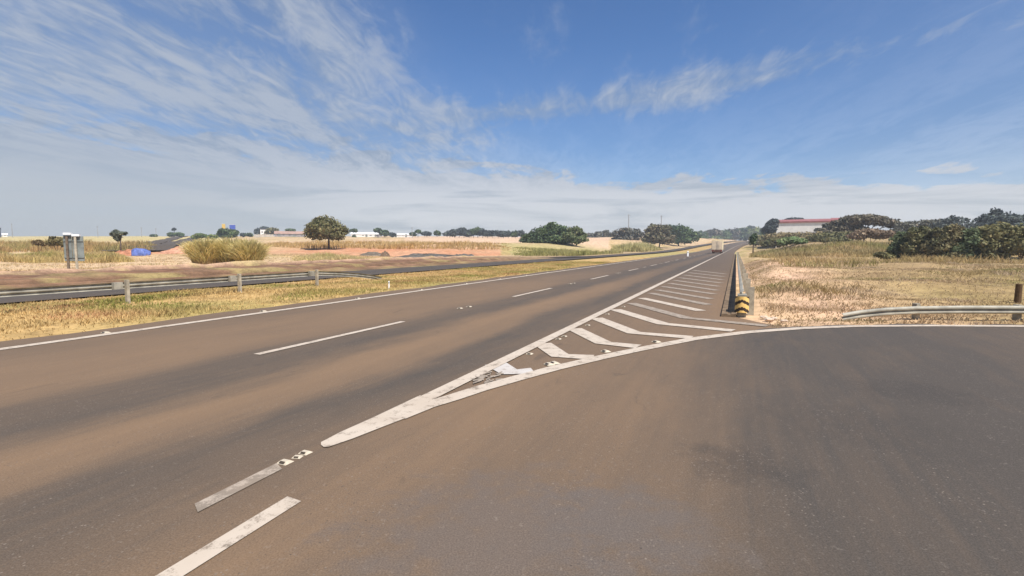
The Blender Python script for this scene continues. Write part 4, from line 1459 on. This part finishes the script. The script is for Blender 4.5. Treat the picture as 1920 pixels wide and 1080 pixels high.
# skirt so that it has a body
ring = [i * N for i in range(N)] + [(N - 1) * N + j for j in range(1, N)] + [i * N + N - 1 for i in range(N - 2, -1, -1)] + [j for j in range(N - 2, 0, -1)]
b0 = len(V)
for r_ in ring:
    V.append((V[r_][0], V[r_][1], z0 - 0.5))
for i in range(len(ring)):
    j = (i + 1) % len(ring)
    F.append((ring[i], b0 + i, b0 + j, ring[j]))
o = mesh('tarpaulin', V, F, M['tarp'], smooth=True)
tag(o, 'crumpled bright blue tarpaulin lying on the red earth bank', 'tarpaulin')


# a few pale stones by the end of the barrier
for k, (px, py, r_) in enumerate(((1432, 596, 0.07), (1443, 601, 0.085), (1452, 597, 0.055), (1470, 603, 0.06))):
    x, y = gp(px, py)
    g2 = np.random.default_rng(400 + k)
    bm = bmesh.new()
    bmesh.ops.create_icosphere(bm, subdivisions=2, radius=1.0)
    for v in bm.verts:
        f_ = 0.8 + 0.4 * g2.random()
        v.co = Vector((v.co.x * r_ * 1.4 * f_, v.co.y * r_ * f_, v.co.z * r_ * 0.6 * f_))
    me = bpy.data.meshes.new('stone')
    bm.to_mesh(me)
    bm.free()
    o = link('stone', me, M['stone'])
    o.location = (x, y, gz(x, y) + r_ * 0.35)
    tag(o, 'small pale stone on the bare ground right of the striped barrier end', 'stone', 'pale stones by the barrier end')

# ------------------------------------------------------------------ grass
def blades(name, X, Yv, h, wd, cols, lean=0.35, per=1, seed=1, kind='stuff', label=None, cat=None, parent=None, loc=None, zfun=None, mat=None):
    """one mesh of single bent blades rooted on the land"""
    g_ = np.random.default_rng(seed)
    if per > 1:
        X = np.repeat(X, per) + g_.normal(size=len(X) * per) * 0.05
        Yv = np.repeat(Yv, per) + g_.normal(size=len(Yv) * per) * 0.05
        h = np.repeat(h, per)
        wd = np.repeat(wd, per)
        cols = np.repeat(cols, per, 0)
    n = len(X)
    Z = terrain(X, Yv) + bumps(X, Yv) - 0.03 if zfun is None else zfun(X, Yv)
    h = h * (0.55 + 0.75 * g_.random(n))
    a = g_.random(n) * 2 * np.pi
    ln = lean * h * (0.3 + g_.random(n))
    da = g_.random(n) * 2 * np.pi
    lx, ly = np.cos(da) * ln, np.sin(da) * ln
    wx, wy = np.cos(a) * wd / 2, np.sin(a) * wd / 2
    P0 = np.stack([X - wx, Yv - wy, Z], 1)
    P1 = np.stack([X + wx, Yv + wy, Z], 1)
    P2 = np.stack([X + wx * 0.75 + lx * 0.4, Yv + wy * 0.75 + ly * 0.4, Z + h * 0.62], 1)
    P3 = np.stack([X - wx * 0.75 + lx * 0.4, Yv - wy * 0.75 + ly * 0.4, Z + h * 0.62], 1)
    P4 = np.stack([X + lx, Yv + ly, Z + h], 1)
    V = np.stack([P0, P1, P2, P3, P4, P4], 1)[:, :5].reshape(-1, 3)
    b = np.arange(n)[:, None] * 5
    T = np.concatenate([b + np.array([[0, 1, 2]]), b + np.array([[0, 2, 3]]), b + np.array([[3, 2, 4]])])
    C = np.repeat(cols * (0.75 + 0.5 * g_.random(n))[:, None], 5, 0)
    if loc is not None:
        V = V - np.array(loc)
    o = fast_mesh(name, V, T, mat or M['blade'], parent, attr={'col': np.clip(C, 0, 0.9)})
    tag(o, label, cat, None, kind)
    return o


def scatter(n, fn, seed):
    g_ = np.random.default_rng(seed)
    return fn(g_, n)


# median grass
g_ = np.random.default_rng(31)
n = 75000
s = -14 + 75 * g_.random(n) ** 1.35
t = g_.uniform(-21.3, -12.9, n)
X, Yv = s * ST + t * CT, s * CT - t * ST
nn = vnoise(X / 1.6 + 3, Yv / 1.6)
edge = np.minimum(_smooth(-12.9, -13.9, t), 1 - _smooth(-20.6, -21.3, t))
keep = (g_.random(n) < (0.35 + 0.65 * nn) * (0.2 + 0.8 * edge)) & (Yv > 4)
X, Yv, nn, t, edge = X[keep], Yv[keep], nn[keep], t[keep], edge[keep]
nv = vnoise(X / 2.6 + 20, Yv / 2.6 + 5)
cols = lerp(np.tile(np.array([0.42, 0.30, 0.135]), (len(X), 1)), np.array([0.21, 0.205, 0.06]), (nv - 0.38) * 2.0)
cols = lerp(cols, np.array([0.40, 0.22, 0.12]), (vnoise(X / 1.9, Yv / 1.9 + 40) - 0.6) * 2)
blades('median_grass', X, Yv, 0.045 + 0.10 * nn ** 1.5 * edge, np.full(len(X), 0.022), cols, 0.9, 2, 5)

# right field: dry litter and stalks
n = 90000
X = g_.uniform(2, 40, n)
Yv = 10.5 + 42 * g_.random(n) ** 1.6
s_, t_ = to_st(X, Yv)
nn = vnoise(X / 1.9 + 13, Yv / 1.9 + 2)
nb = vnoise(X / 6 + 1, Yv / 5 + 2)
keep = (t_ > 0.75) & (Yv > slip_y(X) + 0.35) & (np.abs(X / Yv) < 1.25) & (g_.random(n) < 0.25 + 0.75 * nn)
X, Yv, nn, nb = X[keep], Yv[keep], nn[keep], nb[keep]
cols = lerp(np.tile(np.array([0.39, 0.285, 0.175]), (len(X), 1)), np.array([0.30, 0.225, 0.11]), (nb - 0.35) * 2)
cols = lerp(cols, np.array([0.20, 0.20, 0.07]), (vnoise(X / 2.2 + 7, Yv / 2.2) - 0.66) * 3)
cols = lerp(cols, np.array([0.46, 0.36, 0.27]), (vnoise(X / 1.2 + 17, Yv / 1.2) - 0.6) * 2) * 0.86
blades('dry_grass', X, Yv, 0.03 + 0.09 * nn ** 1.5 + 0.16 * np.clip(nb - 0.6, 0, 1) * 2, np.full(len(X), 0.026), cols, 1.1, 2, 6)

# taller weeds in front of and around the thicket and mound on the right
n = 26000
X = g_.uniform(12, 75, n)
Yv = g_.uniform(34, 92, n)
px = 960 + 960 * X / Yv
s_, t_ = to_st(X, Yv)
nn = vnoise(X / 4 + 3, Yv / 3 + 9)
keep = (px > 1405) & (px < 1990) & (t_ > 3) & (nn > 0.47)
X, Yv, nn = X[keep], Yv[keep], nn[keep]
nv = vnoise(X / 7 + 2, Yv / 5)
cols = lerp(np.tile(np.array([0.40, 0.29, 0.15]), (len(X), 1)), np.array([0.23, 0.20, 0.08]), (nv - 0.35) * 1.8)
blades('tall_weeds', X, Yv, 0.16 + 0.75 * (nn - 0.42) * 1.2, np.full(len(X), 0.05), cols, 0.8, 2, 8)

# left field: pale stubble, then the belt of tall yellow grass
n = 50000
s = g_.uniform(-5, 95, n)
t = -39.5 - 40 * g_.random(n) ** 1.5
X, Yv = s * ST + t * CT, s * CT - t * ST
nn = vnoise(X / 2.4 + 3, Yv / 2.0)
keep = (Yv > 22) & (Yv < 90) & (np.abs(X / Yv) < 1.2) & (g_.random(n) < 0.3 + nn * 0.7)
X, Yv, nn = X[keep], Yv[keep], nn[keep]
cols = lerp(np.tile(np.array([0.46, 0.335, 0.20]), (len(X), 1)), np.array([0.33, 0.28, 0.12]), (vnoise(X / 6, Yv / 5 + 3) - 0.4) * 1.8)
blades('stubble', X, Yv, 0.08 + 0.2 * np.clip(nn - 0.4, 0, 1), np.full(len(X), 0.045), cols, 0.7, 2, 9)


def tall_belt(name, px0, px1, Y0, Y1, n, hm, c0, c1, seed, wd=0.07, dome=8):
    g2 = np.random.default_rng(seed)
    px = g2.uniform(px0, px1, n)
    Yv = g2.uniform(Y0, Y1, n)
    X = (px - 960) / 963 * Yv
    nn = vnoise(X / 3.5 + seed, Yv / 3.0)
    s2, t2 = to_st(X, Yv)
    t2 = t2 - np.maximum(0, s2 - BEND0) ** 2 * 1.6e-4
    keep = (g2.random(n) < 0.2 + nn) & ((t2 < -28) | (t2 > 1.5))
    X, Yv, nn = X[keep], Yv[keep], nn[keep]
    px = 960 + 963 * X / Yv
    cc, hw = (px0 + px1) / 2, (px1 - px0) / 2
    prof = np.clip(1.0 - np.abs((px - cc) / hw) ** dome, 0, 1) * (0.6 + 0.8 * vnoise(px / 23 + seed, Yv / 7))
    cols = lerp(np.tile(np.array(c0), (len(X), 1)), np.array(c1), vnoise(X / 5 + 2, Yv / 4) * 1.6 - 0.4)
    return blades(name, X, Yv, hm * prof * (0.45 + 0.8 * nn) + 0.05, np.full(len(X), wd), cols, 0.45, 2, seed)


tall_belt('tall_grass', -190, 250, 53, 66, 15000, 0.85, (0.47, 0.35, 0.17), (0.34, 0.29, 0.10), 41)
tall_belt('tall_grass', 545, 700, 60, 78, 6000, 0.75, (0.46, 0.37, 0.19), (0.36, 0.32, 0.13), 42, 0.07, 2)
tall_belt('tall_grass', 960, 1235, 98, 140, 11000, 0.9, (0.32, 0.29, 0.12), (0.22, 0.215, 0.075), 43, 0.11, 4)
tall_belt('tall_grass', 1145, 1250, 172, 215, 7000, 3.0, (0.44, 0.39, 0.19), (0.33, 0.30, 0.12), 44, 0.17, 1.8)
tall_belt('tall_grass', 480, 960, 120, 170, 9000, 0.9, (0.42, 0.31, 0.15), (0.38, 0.24, 0.09), 45, 0.12)
tall_belt('tall_grass', -60, 300, 100, 150, 9000, 1.3, (0.36, 0.24, 0.11), (0.30, 0.26, 0.10), 46, 0.12)
tall_belt('tall_grass', 1405, 1690, 75, 115, 15000, 0.75, (0.33, 0.26, 0.13), (0.27, 0.25, 0.10), 47, 0.09)


# the arching clumps of elephant grass
def clump(label, px, Y, rpx, hpx, seed, n=2600, green=0.5):
    x, y = at(px, Y)
    zb = gz(x, y) - 0.05
    k = Y / 960
    r_, h = rpx * k, hpx * k
    g2 = np.random.default_rng(seed)
    ph = g2.random(n) * 2 * np.pi
    q = np.sqrt(g2.random(n))
    bx, by = np.cos(ph) * q * r_ * 0.62, np.sin(ph) * q * r_ * 0.5
    hh = h * (0.45 + 0.75 * g2.random(n) ** 0.8) * (1 - 0.25 * q)
    out = r_ * (0.25 + 0.5 * g2.random(n)) * (0.25 + q)
    seg = 5
    a2 = ph + g2.normal(size=n) * 0.5
    wa = g2.random(n) * np.pi
    wd = 0.055 * (0.6 + 0.8 * g2.random(n))
    vs = []
    for i in range(seg + 1):
        u = i / seg
        ox = bx + np.cos(a2) * out * u ** 2
        oy = by + np.sin(a2) * out * u ** 2
        z = hh * (u - 0.22 * u ** 3)
        ww = wd * (1 - 0.8 * u)
        vs.append(np.stack([ox - np.cos(wa) * ww, oy - np.sin(wa) * ww, z], 1))
        vs.append(np.stack([ox + np.cos(wa) * ww, oy + np.sin(wa) * ww, z], 1))
    V = np.stack(vs, 1).reshape(-1, 3)
    b = np.arange(n)[:, None] * (2 * (seg + 1))
    F = np.concatenate([b + np.array([[2 * i, 2 * i + 1, 2 * i + 3, 2 * i + 2]]) for i in range(seg)])
    straw = np.array([0.44, 0.345, 0.165])
    grn = np.array([0.33, 0.30, 0.125])
    brown = np.array([0.34, 0.22, 0.12])
    mixv = np.clip(g2.random(n) + green - 0.5, 0, 1)[:, None]
    base = straw * (1 - mixv) + grn * mixv
    C = np.empty((n, 2 * (seg + 1), 3))
    for i in range(seg + 1):
        u = min(1.0, i / seg * 2.6)
        C[:, 2 * i] = C[:, 2 * i + 1] = brown * (1 - u) + base * u
    C *= 1.3 * (0.8 + 0.4 * g2.random(n))[:, None, None]
    o = fast_mesh('grass_clump', V, F, M['blade'], attr={'col': C.reshape(-1, 3)})
    o.location = (x, y, zb)
    tag(o, label, 'grass clump', 'tall arching grass clumps in the left field')


clump('tall arching grass clump, leftmost of the three beyond the dirt verge', 384, 51, 34, 60, 61)
clump('tall green-topped grass clump in the middle of the three', 430, 52, 36, 63, 62, green=0.55)
clump('tall brown-footed grass clump, rightmost of the three', 466, 50.5, 32, 60, 63, 3000)

# ------------------------------------------------------------------ air
HZ = True
if HZ:
    mb = MB()
    mb.box((0, 260, 14), (2400, 900, 34))
    m = bpy.data.materials.new('haze_air')
    m.use_nodes = True
    n = NT(m.node_tree)
    n.n.clear()
    vol = n.node('ShaderNodeVolumePrincipled')
    vol.inputs['Color'].default_value = (0.86, 0.92, 1.0, 1)
    vol.inputs['Density'].default_value = 0.00045
    vol.inputs['Anisotropy'].default_value = 0.2
    out = n.node('ShaderNodeOutputMaterial')
    n.l.new(vol.outputs[0], out.inputs['Volume'])
    hz = mb.build('haze', m)
    tag(hz, kind='stuff')
